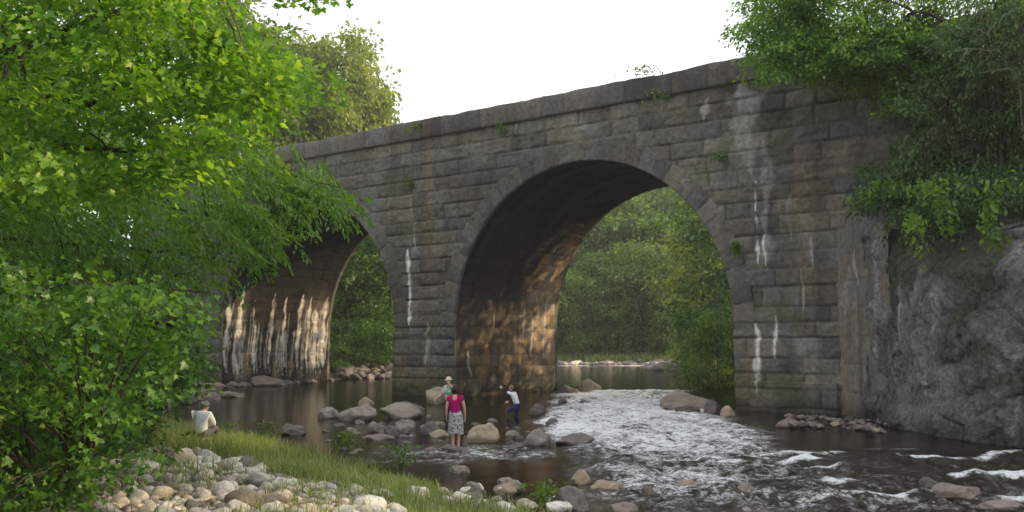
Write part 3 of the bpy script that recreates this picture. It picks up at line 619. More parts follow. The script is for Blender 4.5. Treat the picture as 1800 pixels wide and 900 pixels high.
# right side: overhanging tree, hanging shrubs and vines above the rock
p = A3([17.5, 33, gh(17.5, 33)])
poly = [(1345, -120), (1295, 55), (1290, 85), (1330, 95), (1345, 160), (1375, 165), (1420, 110), (1500, 110), (1545, 140), (1580, 230), (1700, 200), (1900, 190), (2000, -120)]
cl = np.concatenate([sample_poly([(1345, -20), (1320, 60), (1350, 130), (1420, 120), (1500, 120), (1600, 150), (1700, 120), (1850, 100), (1850, -60), (1500, -60)], 330, 33.5, 36.5), sample_poly([(1360, 20), (1350, 110), (1420, 130), (1520, 150), (1600, 170), (1620, 40)], 150, 34, 36), sample_poly(poly, 200, 32, 37), sample_poly([(1345, -60), (1285, 55), (1290, 85), (1400, 110), (1450, 0)], 70, 34, 37)])
limbs = [([p - [0, 0, .3], p + [-.3, 0, 2], p + [-.2, .5, 5], p + [.4, .5, 9]], .2, .05)] + [([p + [-.25, .2, a]] + [atY(*q) for q in pts], .07, .015) for a, pts in
         [(2.5, [(1700, 180, 33.5), (1560, 100, 34), (1440, 60, 35), (1320, 75, 35.5)]), (3.5, [(1720, 60, 33), (1560, 0, 34), (1400, -20, 35)]), (2.0, [(1760, 100, 32), (1690, 60, 32), (1640, 40, 32.5)]), (1.6, [(1850, 120, 32), (1800, 60, 32)])]]
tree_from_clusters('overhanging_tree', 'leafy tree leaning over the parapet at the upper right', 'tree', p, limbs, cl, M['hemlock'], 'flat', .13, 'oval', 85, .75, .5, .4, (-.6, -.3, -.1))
for (x, Y, P, n, mat, sz, lab) in [
    (1640, 31.5, [(1590, 150), (1700, 130), (1830, 180), (1830, 330), (1700, 330), (1600, 330), (1530, 345), (1510, 365), (1560, 290), (1600, 230)], 150, 'bush', .17, 'dark hanging shrub on the slope between the parapet and the rock outcrop'),
    (1660, 30.0, [(1560, 350), (1640, 350), (1800, 360), (1840, 420), (1760, 400), (1700, 420), (1640, 400), (1570, 400)], 22, 'bush', .15, 'thin shrub hanging down over the mossy top of the rock outcrop'),
    (1560, 33.5, [(1530, 290), (1640, 270), (1700, 320), (1650, 360), (1570, 345), (1510, 370), (1510, 345)], 70, 'darkbush', .16, 'shrub spilling over the top of the patched wall'),
    (1720, 28.5, [(1610, 310), (1830, 290), (1830, 390), (1760, 370), (1700, 370), (1690, 390), (1630, 350)], 70, 'bush', .15, 'shrub on the lip of the rock outcrop near the right edge'),
    (1770, 30.5, [(1650, 20), (1860, -10), (1860, 230), (1700, 210), (1640, 120)], 90, 'bush', .17, 'dark shrub high on the slope in the upper right corner')]:
    p = atY(x, 380, Y); p[0] = max(p[0], 14.6); p[2] = gh(p[0], p[1]); cl = sample_poly(P, n, Y - 1.2, Y + 2)
    limbs = [([p - [0, 0, .1], p + [rng.uniform(-.5, .5), 0, .9], .5 * (p + c) + [0, 0, .5], c], .04, .01) for c in cl[:7]]
    tree_from_clusters('hanging_shrub', lab, 'shrub', p, limbs, cl, M['darkbush'] if x > 1600 else M[mat], 'flat', sz * .75, 'oval', 85, .65, .5, .7, (-.5, -.4, -.4))
for (pts, lab) in [([(1600, 372), (1612, 400), (1618, 440), (1630, 470)], 'thin green sprig hanging furthest down the left of the rock outcrop'), ([(1740, 350), (1738, 390), (1748, 430)], 'green sprig hanging down the rock outcrop near the right edge'), ([(1800, 318), (1740, 324), (1690, 330), (1640, 322), (1600, 335)], 'pale green vine trailing along the top of the rock outcrop'), ([(1640, 322), (1650, 350), (1665, 385), (1672, 405)], 'short bright vine dangling in front of the rock outcrop'),
                   ([(1500, 350), (1545, 335), (1590, 330)], 'pale leafy vine at the upper edge of the patched wall')]:
    W = [atY(x, y, 26.0 if x > 1600 else 30.5) for x, y in pts]; p = W[0]; t = empty('vine', tuple(p), lab, 'vine'); c = curve(W, 16, .03)
    V, Q = tubes([(c - p, .012)], 5); obj('stem', mesh('stem', V, Q), M['bark'], t)
    q = c[rng.integers(0, 16, 170)] + rng.normal(0, .14, (170, 3)); D = rng.normal(0, 1, q.shape); D[:, 2] -= .6; V, f = leaves(q - p, .17 * rng.uniform(.6, 1.3, 170), D); obj('foliage', mesh('foliage', V, f, smooth=False), M['weed'], t)
p = A3([16.5, 30.5, gh(16.5, 30.5)]); t = empty('bare_branch', tuple(p), 'bare grey twiggy branch among the dark shrubs in the upper right corner', 'branch'); ln = []
for pts in ([(1790, 140), (1755, 90), (1735, 60), (1700, 45), (1650, 60)], [(1755, 90), (1700, 85), (1650, 95), (1610, 75)], [(1735, 60), (1760, 30), (1800, 10)], [(1700, 85), (1690, 110), (1660, 125)], [(1790, 140), (1770, 120), (1720, 130)]):
    W = A3([atY(x, y, 29.3 + .3 * rng.normal()) for x, y in pts]); ln.append((curve(W, 14, .03) - p, np.linspace(.014, .004, 14)))
ln.append((curve([[0, 0, -.1], .5 * (ln[0][0][0]) + [0, 0, .4], ln[0][0][0]], 8, .02), np.linspace(.04, .022, 8)))
V, Q = tubes(ln, 6); obj('stem', mesh('stem', V, Q), m_plain('grey dead wood', (.22, .19, .17), .9), t)
# weeds growing on the masonry
for (x, y, w, h, lab) in [(1140, 120, 70, 22, 'bright weed tuft growing on top of the parapet above the main arch'), (1165, 168, 60, 26, 'small leafy weed hanging under the parapet above the main arch'), (720, 322, 34, 20, 'small fern sprouting from the wall above the middle pier'), (880, 226, 18, 34, 'narrow weed growing from a joint left of the main arch'),
                          (1265, 276, 34, 14, 'thin green weed on the wall right of the main arch'), (1292, 436, 16, 18, 'tiny weed in the joint beside the right haunch of the arch'), (735, 218, 40, 14, 'low weed on the parapet right of the background tree')]:
    s, z = onface(x, y, -.3); z -= .14 if y in (120, 218) else 0; p = A3(bp(s, -.3, z)); k = 90; ww = w / F * p[1] * .5; hh = h / F * p[1] * .5
    q = rng.normal(0, .5, (k, 3)) * [ww, .15, hh]; D = rng.normal(0, 1, (k, 3)); D[:, 2] += .3; V, f = leaves(q, .17 * rng.uniform(.5, 1.2, k), D)
    t = empty('wall_weed', tuple(p), lab, 'weed'); obj('foliage', mesh('foliage', V, f, smooth=False), M['weed'], t)
    V, Q = tubes([(curve([(0, .3, 0), .5 * q[i], q[i]], 5), .008) for i in range(6)], 4); obj('stem', mesh('stem', V, Q), M['bark'], t)
# far trees: a few crown and trunk meshes, copied
def crown_mesh(h, r, n_cl, n_leaf, size, base_f, seed, shape='round'):
    g = np.random.default_rng(seed); u = g.uniform(base_f, 1, n_cl); an = g.uniform(0, 2 * np.pi, n_cl)
    prof = np.sqrt(np.clip(1 - ((u - .55) / .5) ** 2, .03, 1)) if shape == 'round' else (1.06 - u) * 1.15
    rr = r * prof * np.sqrt(g.uniform(.15, 1, n_cl)) * (1 + .28 * np.sin(an * 3 + seed) + .2 * np.sin(an * 5 + u * 9))
    c = np.stack([rr * np.cos(an), rr * np.sin(an), h * u], 1); k = np.repeat(c, n_leaf, 0); cr = np.repeat(g.uniform(.6, 1.3, n_cl), n_leaf) * r * .24
    p = k + g.normal(0, 1, k.shape) * [1, 1, .55] * cr[:, None] * .6; D = (p - k) + g.normal(0, .3, p.shape) * cr[:, None]; D[:, 2] -= .25 * cr
    V, f = leaves(p, size * g.uniform(.6, 1.3, len(p)), D, None, 'oval', 1.15, .7); m = mesh('crown', V, f, smooth=False)
    lim = [(curve([(0, 0, -.5), (.02 * h, 0, h * .4), (0, .02 * h, h * .92)], 10), np.linspace(h * .018, h * .003, 10))]
    for i in range(0, n_cl, max(1, n_cl // 14)): lim.append((curve([(0, 0, c[i, 2] * .7), .5 * c[i] + [0, 0, c[i, 2] * .38], c[i]], 6), np.linspace(h * .006, h * .0015, 6)))
    V, Q = tubes(lim, 6); return m, mesh('trunk', V, Q)
TM = [crown_mesh(14, 4.4, 75, 75, .42, .06, 1), crown_mesh(14, 3.6, 65, 75, .4, .04, 2), crown_mesh(14, 5.2, 85, 75, .42, .12, 3), crown_mesh(14, 3.4, 80, 70, .36, .05, 4, 'cone')]
TL = crown_mesh(22, 6.5, 95, 150, .46, .25, 9); TD = crown_mesh(14, 4.4, 34, 60, .42, .1, 21)
TS = crown_mesh(3.2, 2.6, 34, 80, .2, .05, 12)
FV = {}
def far_tree(px, Y, h, kind, lab, mat='forest', X=None, wf=1.0, group=None, name='forest_tree', cat='tree', z=None):
    x = atY(px, 600, Y)[0] if X is None else X; zz = gh(x, Y) if z is None else z
    cm, tm = kind; key = (cm.name, mat)
    if key not in FV:
        c2 = cm.copy() if any(k[0] == cm.name for k in FV) else cm; c2.materials.clear(); c2.materials.append(M[mat]); FV[key] = c2
    h0 = {TL[0].name: 22, TS[0].name: 3.2}.get(cm.name, 14); s = h / h0
    t = empty(name, (x, Y, zz), lab, cat, group, rng.uniform(0, 6.28)); t.scale = (s * wf, s * wf, s)
    obj('trunk', tm, M['bark'], t); obj('crown', FV[key], None, t); return t
fg = 'trees on the far hillside'
for i, (px, Y, h, k) in enumerate([(950, 127, 13, 0), (1000, 126, 11, 2), (1040, 130, 14, 1), (1085, 127, 12, 0), (1130, 129, 15, 2), (1170, 126, 12, 1), (1215, 130, 13, 0), (1255, 126, 14, 2), (1300, 128, 14, 0)]):
    far_tree(px, Y, h, TM[k], 'dark green broadleaf tree in the front row beyond the river pool', 'forest', group=fg)
for i, (px, Y, h, k) in enumerate([(930, 140, 17, 1), (975, 143, 18, 0), (1020, 138, 18, 3), (1065, 145, 19, 2), (1105, 140, 20, 0), (1150, 146, 21, 1), (1190, 139, 18, 2), (1235, 144, 20, 0), (1280, 141, 20, 1), (1330, 143, 20, 2)]):
    far_tree(px, Y, h, TM[k], 'tall tree in the second row up the far hillside', 'forest', group='trees in the second row up the hillside')
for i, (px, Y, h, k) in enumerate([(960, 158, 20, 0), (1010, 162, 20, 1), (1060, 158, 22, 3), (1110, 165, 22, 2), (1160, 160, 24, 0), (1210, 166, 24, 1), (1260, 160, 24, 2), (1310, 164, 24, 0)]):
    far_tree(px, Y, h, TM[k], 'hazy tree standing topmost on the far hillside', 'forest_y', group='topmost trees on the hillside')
far_tree(1250, 98, 17.5, TM[0], 'yellow green tree on the right bank beyond the main arch', 'forest_y', wf=.95)
far_tree(1215, 103, 11, TM[1], 'small bright tree left of the yellow green tree beyond the arch', 'forest_y')
far_tree(1300, 92, 18, TM[2], 'broad green tree partly hidden by the right jamb of the arch', 'bush')
far_tree(1262, 57, 4.4, TS, 'green bush overhanging the water beside the right jamb of the arch', 'forest', name='river_bush', cat='bush', wf=.8, z=-.1)
far_tree(1290, 62, 5.5, TS, 'taller bush behind the water bush beside the right jamb', 'bush', name='river_bush', cat='bush')
# trees behind the bridge at the upper left
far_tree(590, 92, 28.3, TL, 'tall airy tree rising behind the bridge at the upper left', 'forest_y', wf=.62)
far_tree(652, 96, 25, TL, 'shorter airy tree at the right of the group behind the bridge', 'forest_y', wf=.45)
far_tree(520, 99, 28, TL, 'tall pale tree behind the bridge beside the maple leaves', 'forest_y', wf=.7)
far_tree(440, 88, 25, TL, 'greyish tree behind the bridge, half hidden by the maple', 'forest')
far_tree(340, 92, 27, TL, 'leftmost tree rising behind the bridge', 'forest')
# seen through the left arch
for px, Y, h, k, m, lab in [(608, 83, 9, 1, 'bush', 'slim tree at the left side of the view through the smaller arch'), (640, 88, 13, 0, 'forest', 'dense green tree in the middle of the smaller arch'), (682, 84, 11, 2, 'bush', 'leafy tree beside the pier in the smaller arch'), (655, 97, 17, 3, 'forest_y', 'tall light tree far behind the smaller arch'), (560, 92, 16, 0, 'forest', 'tree behind the inner wall of the smaller arch')]:
    far_tree(px, Y, h, TM[k], lab, m)
for px, Y, h, lab in [(598, 74.5, 1.9, 'small bush at the water edge behind the inner wall of the smaller arch'), (690, 79, 3.0, 'bush beside the pier corner behind the smaller arch'), (615, 76.5, 2.6, 'low bush on the rubble bank behind the smaller arch'), (668, 77.5, 3.4, 'rounded bush on the rubble bank close to the pier'), (640, 80, 3.6, 'wide bush higher on the rubble bank behind the arch')]:
    far_tree(px, Y, h, TS, lab, 'bush', name='river_bush', cat='bush')
# left bank before the bridge, closing the gaps between the near leaves
for x, Y, h, k, m, lab in [(-21, 40, 14, 2, 'bush', 'dark tree on the left bank before the bridge end'), (-16.5, 30, 10, 0, 'bush', 'round dark tree on the left bank behind the feathery branches'), (-27, 50, 17, 0, 'forest', 'tall tree at the hidden left end of the bridge'), (-22, 29, 13, 1, 'forest', 'green tree at the left edge behind the maple'), (-17, 20, 9, 2, 'bush', 'small tree low at the left edge behind the sapling')]:
    far_tree(0, Y, h, TM[k], lab, m, X=x)
far_tree(0, 47, 3.6, TS, 'dark bush at the foot of the left end of the bridge', 'bush', X=-18.2, name='river_bush', cat='bush'); far_tree(0, 38, 3.2, TS, 'dark bush at the water edge left of the ledge stones', 'bush', X=-16.0, name='river_bush', cat='bush')
# wooded right bank upstream and slope top: these also break the low sun into patches
far_tree(0, 58.5, 10, TD, 'thin airy tree on the right bank behind the bridge', 'forest', X=24.5)
for x, Y, h, k, lab in [(21.5, 51.5, 17.5, 0, 'unseen tree on the right bank close behind the bridge, raised for shade'), (24, 65, 20, 2, 'broad unseen tree on the right bank beyond the bridge, raised for shade'), (31, 60, 10, 1, 'tree higher on the right bank beyond the bridge'), (30, 71, 14, 0, 'large tree on the right bank upstream')]:  # hidden by the bridge; the tallest are raised to shade the arch walls
    far_tree(0, Y, h, TM[k], lab, 'forest', X=x)
for x, Y, h, k, lab in [(27, 29, 11, 0, 'tree on top of the right slope'), (30, 20, 12, 2, 'wide tree on top of the right slope nearer the camera'), (32, 37, 11, 1, 'tree beside the railway on the right slope'), (40, 17, 13, 2, 'wide unseen tree added for shade on the right bank downstream'), (43, 11, 14, 0, 'tall unseen tree added for shade on the right bank downstream'), (38, 24, 12, 0, 'unseen tree added for shade on the right bank opposite the cobbles'), (46, 5, 14, 2, 'unseen tree added for shade on the right bank beside the camera')]:  # those beyond the slope top are added out of view to shade the foreground
    far_tree(0, Y, h, TM[k], lab, 'bush', X=x)
# ------------------------------------------------------------------ rocks
def rock_mesh(seed, sub=4, flat=.0, cuts=14, rough=.2):
    g = np.random.default_rng(seed); bm = bmesh.new(); bmesh.ops.create_icosphere(bm, subdivisions=sub, radius=1)
    V = np.array([v.co[:] for v in bm.verts]); Fc = np.array([[v.index for v in f.verts] for f in bm.faces]); bm.free()
    r = np.ones(len(V))
    for _ in range(cuts):
        n = g.normal(0, 1, 3); n /= np.linalg.norm(n); dd = g.uniform(.62, .95); c = V @ n
        lim = np.where(c > .05, dd / np.maximum(c, .05), 9); r = -np.log(np.exp(-14 * r) + np.exp(-14 * lim)) / 14 if False else np.minimum(r, lim) * .75 + .25 * np.minimum(r, lim + .08)
    P = V * r[:, None]; o = g.uniform(0, 50)
    P *= (1 + rough * fbm(V[:, 0] * 1.6 + o, V[:, 1] * 1.6, V[:, 2] * 1.6, seed, 4) + .05 * fbm(V[:, 0] * 6 + o, V[:, 1] * 6, V[:, 2] * 6, seed + 1, 2))[:, None]
    P /= np.abs(P).max(0); return mesh('rock', P, Fc)
RK = [rock_mesh(200 + i, 4) for i in range(8)]; CK = [rock_mesh(300 + i, 3, cuts=13, rough=.15) for i in range(12)]
RV = {}
def rock_obj(name, me, mat, loc, sc, rot, label, cat='rock', group=None):
    key = (me.name, mat)
    if key not in RV: m2 = me.copy(); m2.materials.clear(); m2.materials.append(M[mat]); RV[key] = m2
    o = obj(name, RV[key], None, None, loc, rot, sc); return tag(o, label, cat, group)
def boulder(px, mat, k, label, z=-.05, dep=.8, name='boulder', sink=.55, tilt=.1, group=None):
    """px = (x0, y0, x1, y1) outline in the photograph; stands on the water or bank at height z"""
    x0, y0, x1, y1 = px; p = atz(.5 * (x0 + x1), y1, z); wdt = (x1 - x0) / F * p[1]; h = (y1 - y0) / F * p[1]; dp = wdt * dep
    sz = h / (2 - sink) if sink < 1.2 else h * .8; zc = z + h - sz
    return rock_obj(name, RK[k % 8], mat, (p[0], p[1] + dp * .42, zc), (wdt * .49, dp * .52, sz * .98), (rng.uniform(-tilt, tilt), rng.uniform(-tilt, tilt), rng.choice([-.3, .2, .5, -.6]) * .5), label, {'boulder': 'rock'}.get(name, 'river stone'), group)
for b in [
 ((820, 743, 881, 782), 'tanrock', 0, 'big tan boulder in the shallows just right of the woman'),
 ((744, 676, 784, 712), 'tanrock', 1, 'tall mossy tan boulder beside the hat wearer at the pier'),
 ((917, 757, 971, 787), 'wetrock', 2, 'smooth purplish boulder in the middle of the river below the wading person'),
 ((976, 764, 1052, 787), 'darkrock', 3, 'long dark low rock at the left edge of the white rapids'),
 ((983, 678, 1019, 695), 'darkrock', 4, 'small dark rock at the top left of the white rapids'),
 ((1019, 667, 1063, 692), 'tanrock', 5, 'rounded tan boulder at the head of the white rapids'),
 ((485, 747, 536, 768), 'darkrock', 6, 'dark flat rock alone in the calm water before the left arch'),
 ((554, 715, 598, 738), 'wetrock', 7, 'pointed grey rock leftmost of the row before the pier'),
 ((590, 711, 664, 742), 'wetrock', 0, 'broad grey rock in the row left of the pier base'),
 ((627, 698, 656, 716), 'tanrock', 2, 'small yellowish rock lying behind the broad grey rock'),
 ((660, 709, 745, 738), 'wetrock', 3, 'wide low grey rock in front of the pier base'),
 ((690, 706, 748, 728), 'darkrock', 5, 'dark low rock touching the foot of the pier'),
 ((690, 735, 730, 766), 'wetrock', 1, 'grey upright rock at the top of the middle cluster'),
 ((642, 742, 678, 764), 'wetrock', 4, 'grey rock at the left of the middle cluster'),
 ((672, 748, 702, 770), 'darkrock', 6, 'angular dark rock inside the middle cluster'),
 ((632, 764, 695, 776), 'redrock', 7, 'flat pinkish slab in front of the middle cluster'),
 ((735, 742, 776, 768), 'darkrock', 2, 'dark rock just left of the pale slab by the woman'),
 ((750, 756, 790, 772), 'tanrock', 3, 'pale flat slab just left of the skirt of the woman'),
 ((772, 783, 824, 797), 'wetrock', 4, 'low wet rock under the feet of the woman'),
 ((812, 766, 824, 786), 'redrock', 5, 'small reddish rock between the woman and the big tan boulder'),
 ((789, 820, 829, 836), 'redrock', 6, 'reddish flat rock alone in front of the woman'),
 ((745, 786, 768, 797), 'redrock', 7, 'small brown rock in the riffle left of the woman'),
 ((888, 756, 914, 770), 'wetrock', 0, 'small pinkish rock just below the reflection of the wading person'),
 ((892, 778, 922, 792), 'darkrock', 1, 'small dark rock between the big tan and purplish boulders'),
 ((928, 710, 962, 732), 'darkrock', 2, 'dim rock in the shade right of the wading person'),
 ((958, 735, 985, 752), 'darkrock', 3, 'low dim rock at the left margin of the rapids'),
 ((980, 700, 1000, 712), 'darkrock', 4, 'dark stone breaking the upper left of the rapids'),
 ((1018, 703, 1042, 713), 'darkrock', 5, 'dark stone in the upper middle of the rapids'),
 ((1165, 690, 1270, 724), 'wetrock', 5, 'large sloping brown rock at the foot of the right jamb'),
 ((1240, 703, 1274, 733), 'darkrock', 6, 'angular dark rock right beside the sloping brown rock'),
 ((1268, 712, 1296, 736), 'tanrock', 7, 'tan stone wedged against the corner of the abutment'),
 ((1185, 712, 1235, 730), 'darkrock', 1, 'dark wet rock below the sloping brown rock'),
 ((1366, 737, 1416, 755), 'redrock', 2, 'purplish flat rock at the left end of the gravel bar'),
 ((1003, 828, 1041, 858), 'tanrock', 3, 'pinkish tan boulder at the lower left edge of the rapids'),
 ((1038, 846, 1105, 870), 'tanrock', 4, 'long low tan rock in the lower rapids'),
 ((1128, 854, 1152, 872), 'redrock', 5, 'small dark reddish stone in the lower rapids'),
 ((975, 857, 1042, 905), 'wetrock', 6, 'big grey angular boulder at the bottom centre'),
 ((872, 840, 912, 856), 'wetrock', 7, 'bluish grey rock at the bottom centre waterline'),
 ((816, 849, 852, 868), 'cobble', 0, 'pale rock at the near waterline left of the bluish rock'),
 ((1070, 884, 1125, 910), 'redrock', 1, 'reddish boulder cut off by the bottom of the frame'),
 ((1188, 845, 1232, 860), 'tanrock', 2, 'tan flat stone showing through the lower rapids'),
 ((1294, 850, 1333, 876), 'redrock', 3, 'dark reddish rock in the lower right rapids'),
 ((1645, 853, 1742, 884), 'redrock', 4, 'long reddish rock among the ripples at lower right'),
 ((1622, 840, 1660, 862), 'darkrock', 5, 'dark rock just left of the long reddish rock'),
 ((1738, 884, 1830, 905), 'redrock', 6, 'reddish rock in the bottom right corner'),
 ((1300, 788, 1320, 798), 'darkrock', 7, 'small dark stone at the right margin of the rapids'),
 ((1168, 770, 1184, 780), 'darkrock', 0, 'tiny dark stone in the middle of the rapids'),
 ((1232, 790, 1246, 799), 'darkrock', 1, 'tiny dark stone in the rapids below the sloping rock'),
 ((1140, 636, 1200, 655), 'wetrock', 2, 'grey rock heap end in the calm pool beyond the arch'),
 ((380, 688, 426, 700), 'wetrock', 4, 'flat pale ledge stone at the foot of the left arch wall'),
 ((430, 660, 500, 680), 'wetrock', 5, 'long ledge block at the foot of the left arch wall'),
 ((330, 690, 385, 706), 'redrock', 6, 'brown ledge stone leftmost at the water edge'),
 ((300, 690, 345, 712), 'darkrock', 7, 'dark ledge stone under the shrubs at the left water edge')]:
    boulder(*b)
for i in range(44):                                        # small stones around the people
    px = rng.uniform(560, 960); y = rng.uniform(732, 800); w = rng.uniform(9, 24)
    boulder((px - w / 2, y - w * .38, px + w / 2, y), rng.choice(['wetrock', 'darkrock', 'redrock']), i, 'small wet stone breaking the shallow water around the people', name='river_stone', z=-.03, group='small stones in the shallows around the people')
for i in range(34):                                        # bottom row of rocks where the bank meets the water
    px = rng.uniform(690, 1010); w = rng.uniform(18, 44); y = rng.uniform(862, 905) if px < 960 else rng.uniform(880, 905)
    boulder((px - w / 2, y - w * .5, px + w / 2, y), rng.choice(['cobble', 'tanrock', 'wetrock', 'cobble']), i, 'rounded stone in the row along the near waterline', z=max(.02, gh(*atz(px, y, .1)[:2])), group='stones along the near waterline')
for i in range(80):                                        # gravel bar in front of the abutment
    px = rng.uniform(1385, 1560); w = rng.uniform(8, 21); f = (px - 1385) / 175; y = rng.uniform(730 + 10 * f, 748 + 14 * f)
    boulder((px - w / 2, y - w * .42, px + w / 2, y), rng.choice(['tanrock', 'redrock', 'wetrock', 'darkrock']), i, 'small stone on the gravel bar under the patched wall', name='river_stone', z=rng.uniform(0, .12), group='stones on the gravel bar under the patched wall')
for i in range(120):                                        # far gravel bar beyond the pool
    X = rng.uniform(0, 29); Y = 118.7 + rng.gamma(1.4, 1.2) + .5 * math.sin(X); w = rng.uniform(.25, .95)
    rock_obj('shore_rock', RK[i % 8], rng.choice(['cobble', 'wetrock', 'wetrock']), (X, Y, max(gh(X, Y), .1) + .1), (w, w * .8, w * .55), (0, 0, rng.uniform(0, 6)), 'grey boulder on the far gravel bar beyond the pool', 'shore rock', 'boulders on the far gravel bar')
for i in range(9):
    px = rng.uniform(1140, 1225); y = rng.uniform(638, 652); w = rng.uniform(18, 34); boulder((px - w / 2, y - w * .42, px + w / 2, y), 'wetrock', i, 'rock of the low heap at the right of the calm pool', z=.1, group='rocks of the heap in the pool')
for i in range(95):                                        # rubble bank behind the left arch
    y = rng.uniform(71.5, 78); x = atY(rng.uniform(592, 702), 650, y)[0]; h0 = gh(x, y)
    if h0 < -.25: continue
    w = rng.uniform(.25, .75); rock_obj('rubble_stone', RK[i % 8], rng.choice(['darkrock', 'wetrock', 'darkrock']), (x, y, h0 + .12), (w, w * .8, w * .6), (rng.uniform(-.3, .3), 0, rng.uniform(0, 6)), 'stone on the rubble bank behind the smaller arch', 'rubble stone', 'stones on the rubble bank')
for i in range(26):                                        # foot of the left inner wall
    s = -35.1 + rng.uniform(-.2, .9) ** 1; t_ = rng.uniform(-2, 9.4); x, y, _ = bp(s, t_); w = rng.uniform(.25, .6)
    rock_obj('boulder', RK[i % 8], rng.choice(['wetrock', 'redrock', 'darkrock']), (x, y, rng.uniform(.0, .15)), (w, w * .8, w * .55), (rng.uniform(-.3, .3), 0, rng.uniform(0, 6)), 'brownish stone along the foot of the left arch wall', 'rock', 'stones along the foot of the left arch wall')
for i in range(20):                                        # foot of the rock outcrop
    f = rng.uniform(0, 1); px = 1580 + 240 * f; y = 748 + 36 * f ** .7 + rng.uniform(-4, 2); w = rng.uniform(14, 34)
    boulder((px - w / 2, y - w * .45, px + w / 2, y), rng.choice(['wetrock', 'darkrock']), i, 'dark stone at the foot of the rock outcrop', group='stones at the foot of the rock outcrop')
# cobble bank in the left foreground
kinds = [('cobble', 'weathered cobble on the stony bank at lower left', 'cobbles on the near bank'), ('tanrock', 'tan cobble among the pale ones at lower left', 'tan cobbles on the near bank'), ('wetrock', 'grey cobble among the pale ones at lower left', 'grey cobbles on the near bank')]
n = 0; tries = 0; PL = []
CP = [(60, 910), (120, 860), (185, 800), (250, 790), (380, 800), (430, 812), (520, 840), (600, 845), (720, 880), (700, 930), (40, 960)]
while n < 285 and tries < 20000:
    tries += 1; px = rng.uniform(-100, 740); py = rng.uniform(785, 940); 
    if not in_poly(np.array([px]), np.array([py]), np.array(CP, float))[0]: continue
    p = atz(px, py, .45); z = gh(p[0], p[1]); p = atz(px, py, z)
    if px > 480 and vn(np.array([p[0] * .9]), np.array([p[1] * .9]), 0, 301)[0] < .0: continue
    r = min(.25, .07 + rng.gamma(1.7, .032))
    if any((p[0] - q[0]) ** 2 + (p[1] - q[1]) ** 2 < (.78 * (r + q[2])) ** 2 for q in PL): continue
    PL.append((p[0], p[1], r)); m, lab, gp = kinds[rng.choice([0, 0, 0, 0, 1, 2])]
    if px > 480: lab, gp = lab.replace('at lower left', 'half hidden in the foreground grass').replace('on the stony bank half', 'half').replace('among the pale ones ', ''), gp + ' among the grass'
    rock_obj('cobble', CK[n % 12], m, (p[0], p[1], gh(p[0], p[1]) + r * .28), (r, r * rng.uniform(.65, 1), r * rng.uniform(.5, .8)), (rng.uniform(-.4, .4), rng.uniform(-.4, .4), rng.uniform(0, 6.28)), lab, 'stone', gp); n += 1
# small gravel between the cobbles
gq = rng.uniform([-9.5, 11], [1.5, 22], (14000, 2)); sxy = [900 + F * gq[:, 0] / gq[:, 1], 605 + F * (H - .5) / gq[:, 1]]; kq = in_poly(*sxy, np.array(CP, float)); gq = gq[kq][:3600]
bm = bmesh.new(); bmesh.ops.create_icosphere(bm, subdivisions=1, radius=1); V0 = np.array([v.co[:] for v in bm.verts]); F0 = np.array([[v.index for v in f.verts] for f in bm.faces]); bm.free()
rr_ = .022 + rng.gamma(1.6, .014, len(gq)); Vq = V0[None] * (1 + rng.normal(0, .13, (len(gq), len(V0), 1))) * rr_[:, None, None] * np.array([1, 1, .65]) * rng.uniform(.7, 1.25, (len(gq), 1, 3)) + np.stack([gq[:, 0], gq[:, 1], ground_h(gq[:, 0], gq[:, 1]) + rr_ * .3], 1)[:, None]
cq = np.repeat(np.array([.42, .37, .30]) * rng.uniform(.5, 1.4, (len(gq), 1)) * rng.uniform(.9, 1.1, (len(gq), 3)), len(V0), 0)
tag(obj('gravel', mesh('gravel', Vq.reshape(-1, 3), (F0[None] + (np.arange(len(gq)) * len(V0))[:, None, None]).reshape(-1, 3), cq), M['ground']), kind='stuff')
# ------------------------------------------------------------------ grass on the near bank
def blades(P, L, w, lean):
    n = len(P); an = rng.uniform(0, 2 * np.pi, n); D = np.stack([np.cos(an), np.sin(an), 0 * an], 1); Sd = np.stack([-np.sin(an), np.cos(an), 0 * an], 1); le = rng.uniform(.1, lean, n)
    lv = [(0, 1.0), (.4, .85), (.75, .5)]; V = []
    for u, k in lv:
        c = P + (L * u)[:, None] * np.array([0, 0, 1.]) * (1 - .25 * u * le[:, None]) + (L * le * u * u)[:, None] * D
        V += [c - Sd * (w * k)[:, None], c + Sd * (w * k)[:, None]]
    V.append(P + L[:, None] * np.array([0, 0, 1.]) * (1 - .4 * le[:, None]) + (L * le)[:, None] * D)
    V = np.stack(V, 1); b = np.arange(n)[:, None, None] * 7
    q = (b + np.array([(0, 1, 3, 2), (2, 3, 5, 4)])[None]).reshape(-1, 4); t = (b + np.array([(4, 5, 6)])[None]).reshape(-1, 3)
    return V.reshape(-1, 3), [q, t]
g = rng.uniform([-16, 10.5], [2.5, 32], (260000, 2)); x, y = g[:, 0], g[:, 1]; dl = pdist(x, y, WL); ins = inside(x, y); nz = vn(x * .8, y * .8, 0, 311); nz2 = vn(x * 2.2, y * 2.2, 0, 312)
stony = in_poly(*[np.array(a) for a in (900 + F * x / y, 605 + F * (H - .45) / y)], np.array(CP, float))
pr = ss(.1, .5, dl) * (1 - ss(6.5, 9.5, dl + nz)) * np.clip(.75 + .9 * nz + .5 * nz2, .06, 1) * np.where(stony, .04 + .25 * ss(.2, .6, nz) + .28 * (x > -3.4), 1.0) * (1 - .75 * ss(-.2, 1.0, x - .1 * y + .8))
k = (~ins) & (rng.uniform(0, 1, len(x)) < pr * .55); P = np.stack([x[k], y[k], ground_h(x[k], y[k]) - .02], 1)
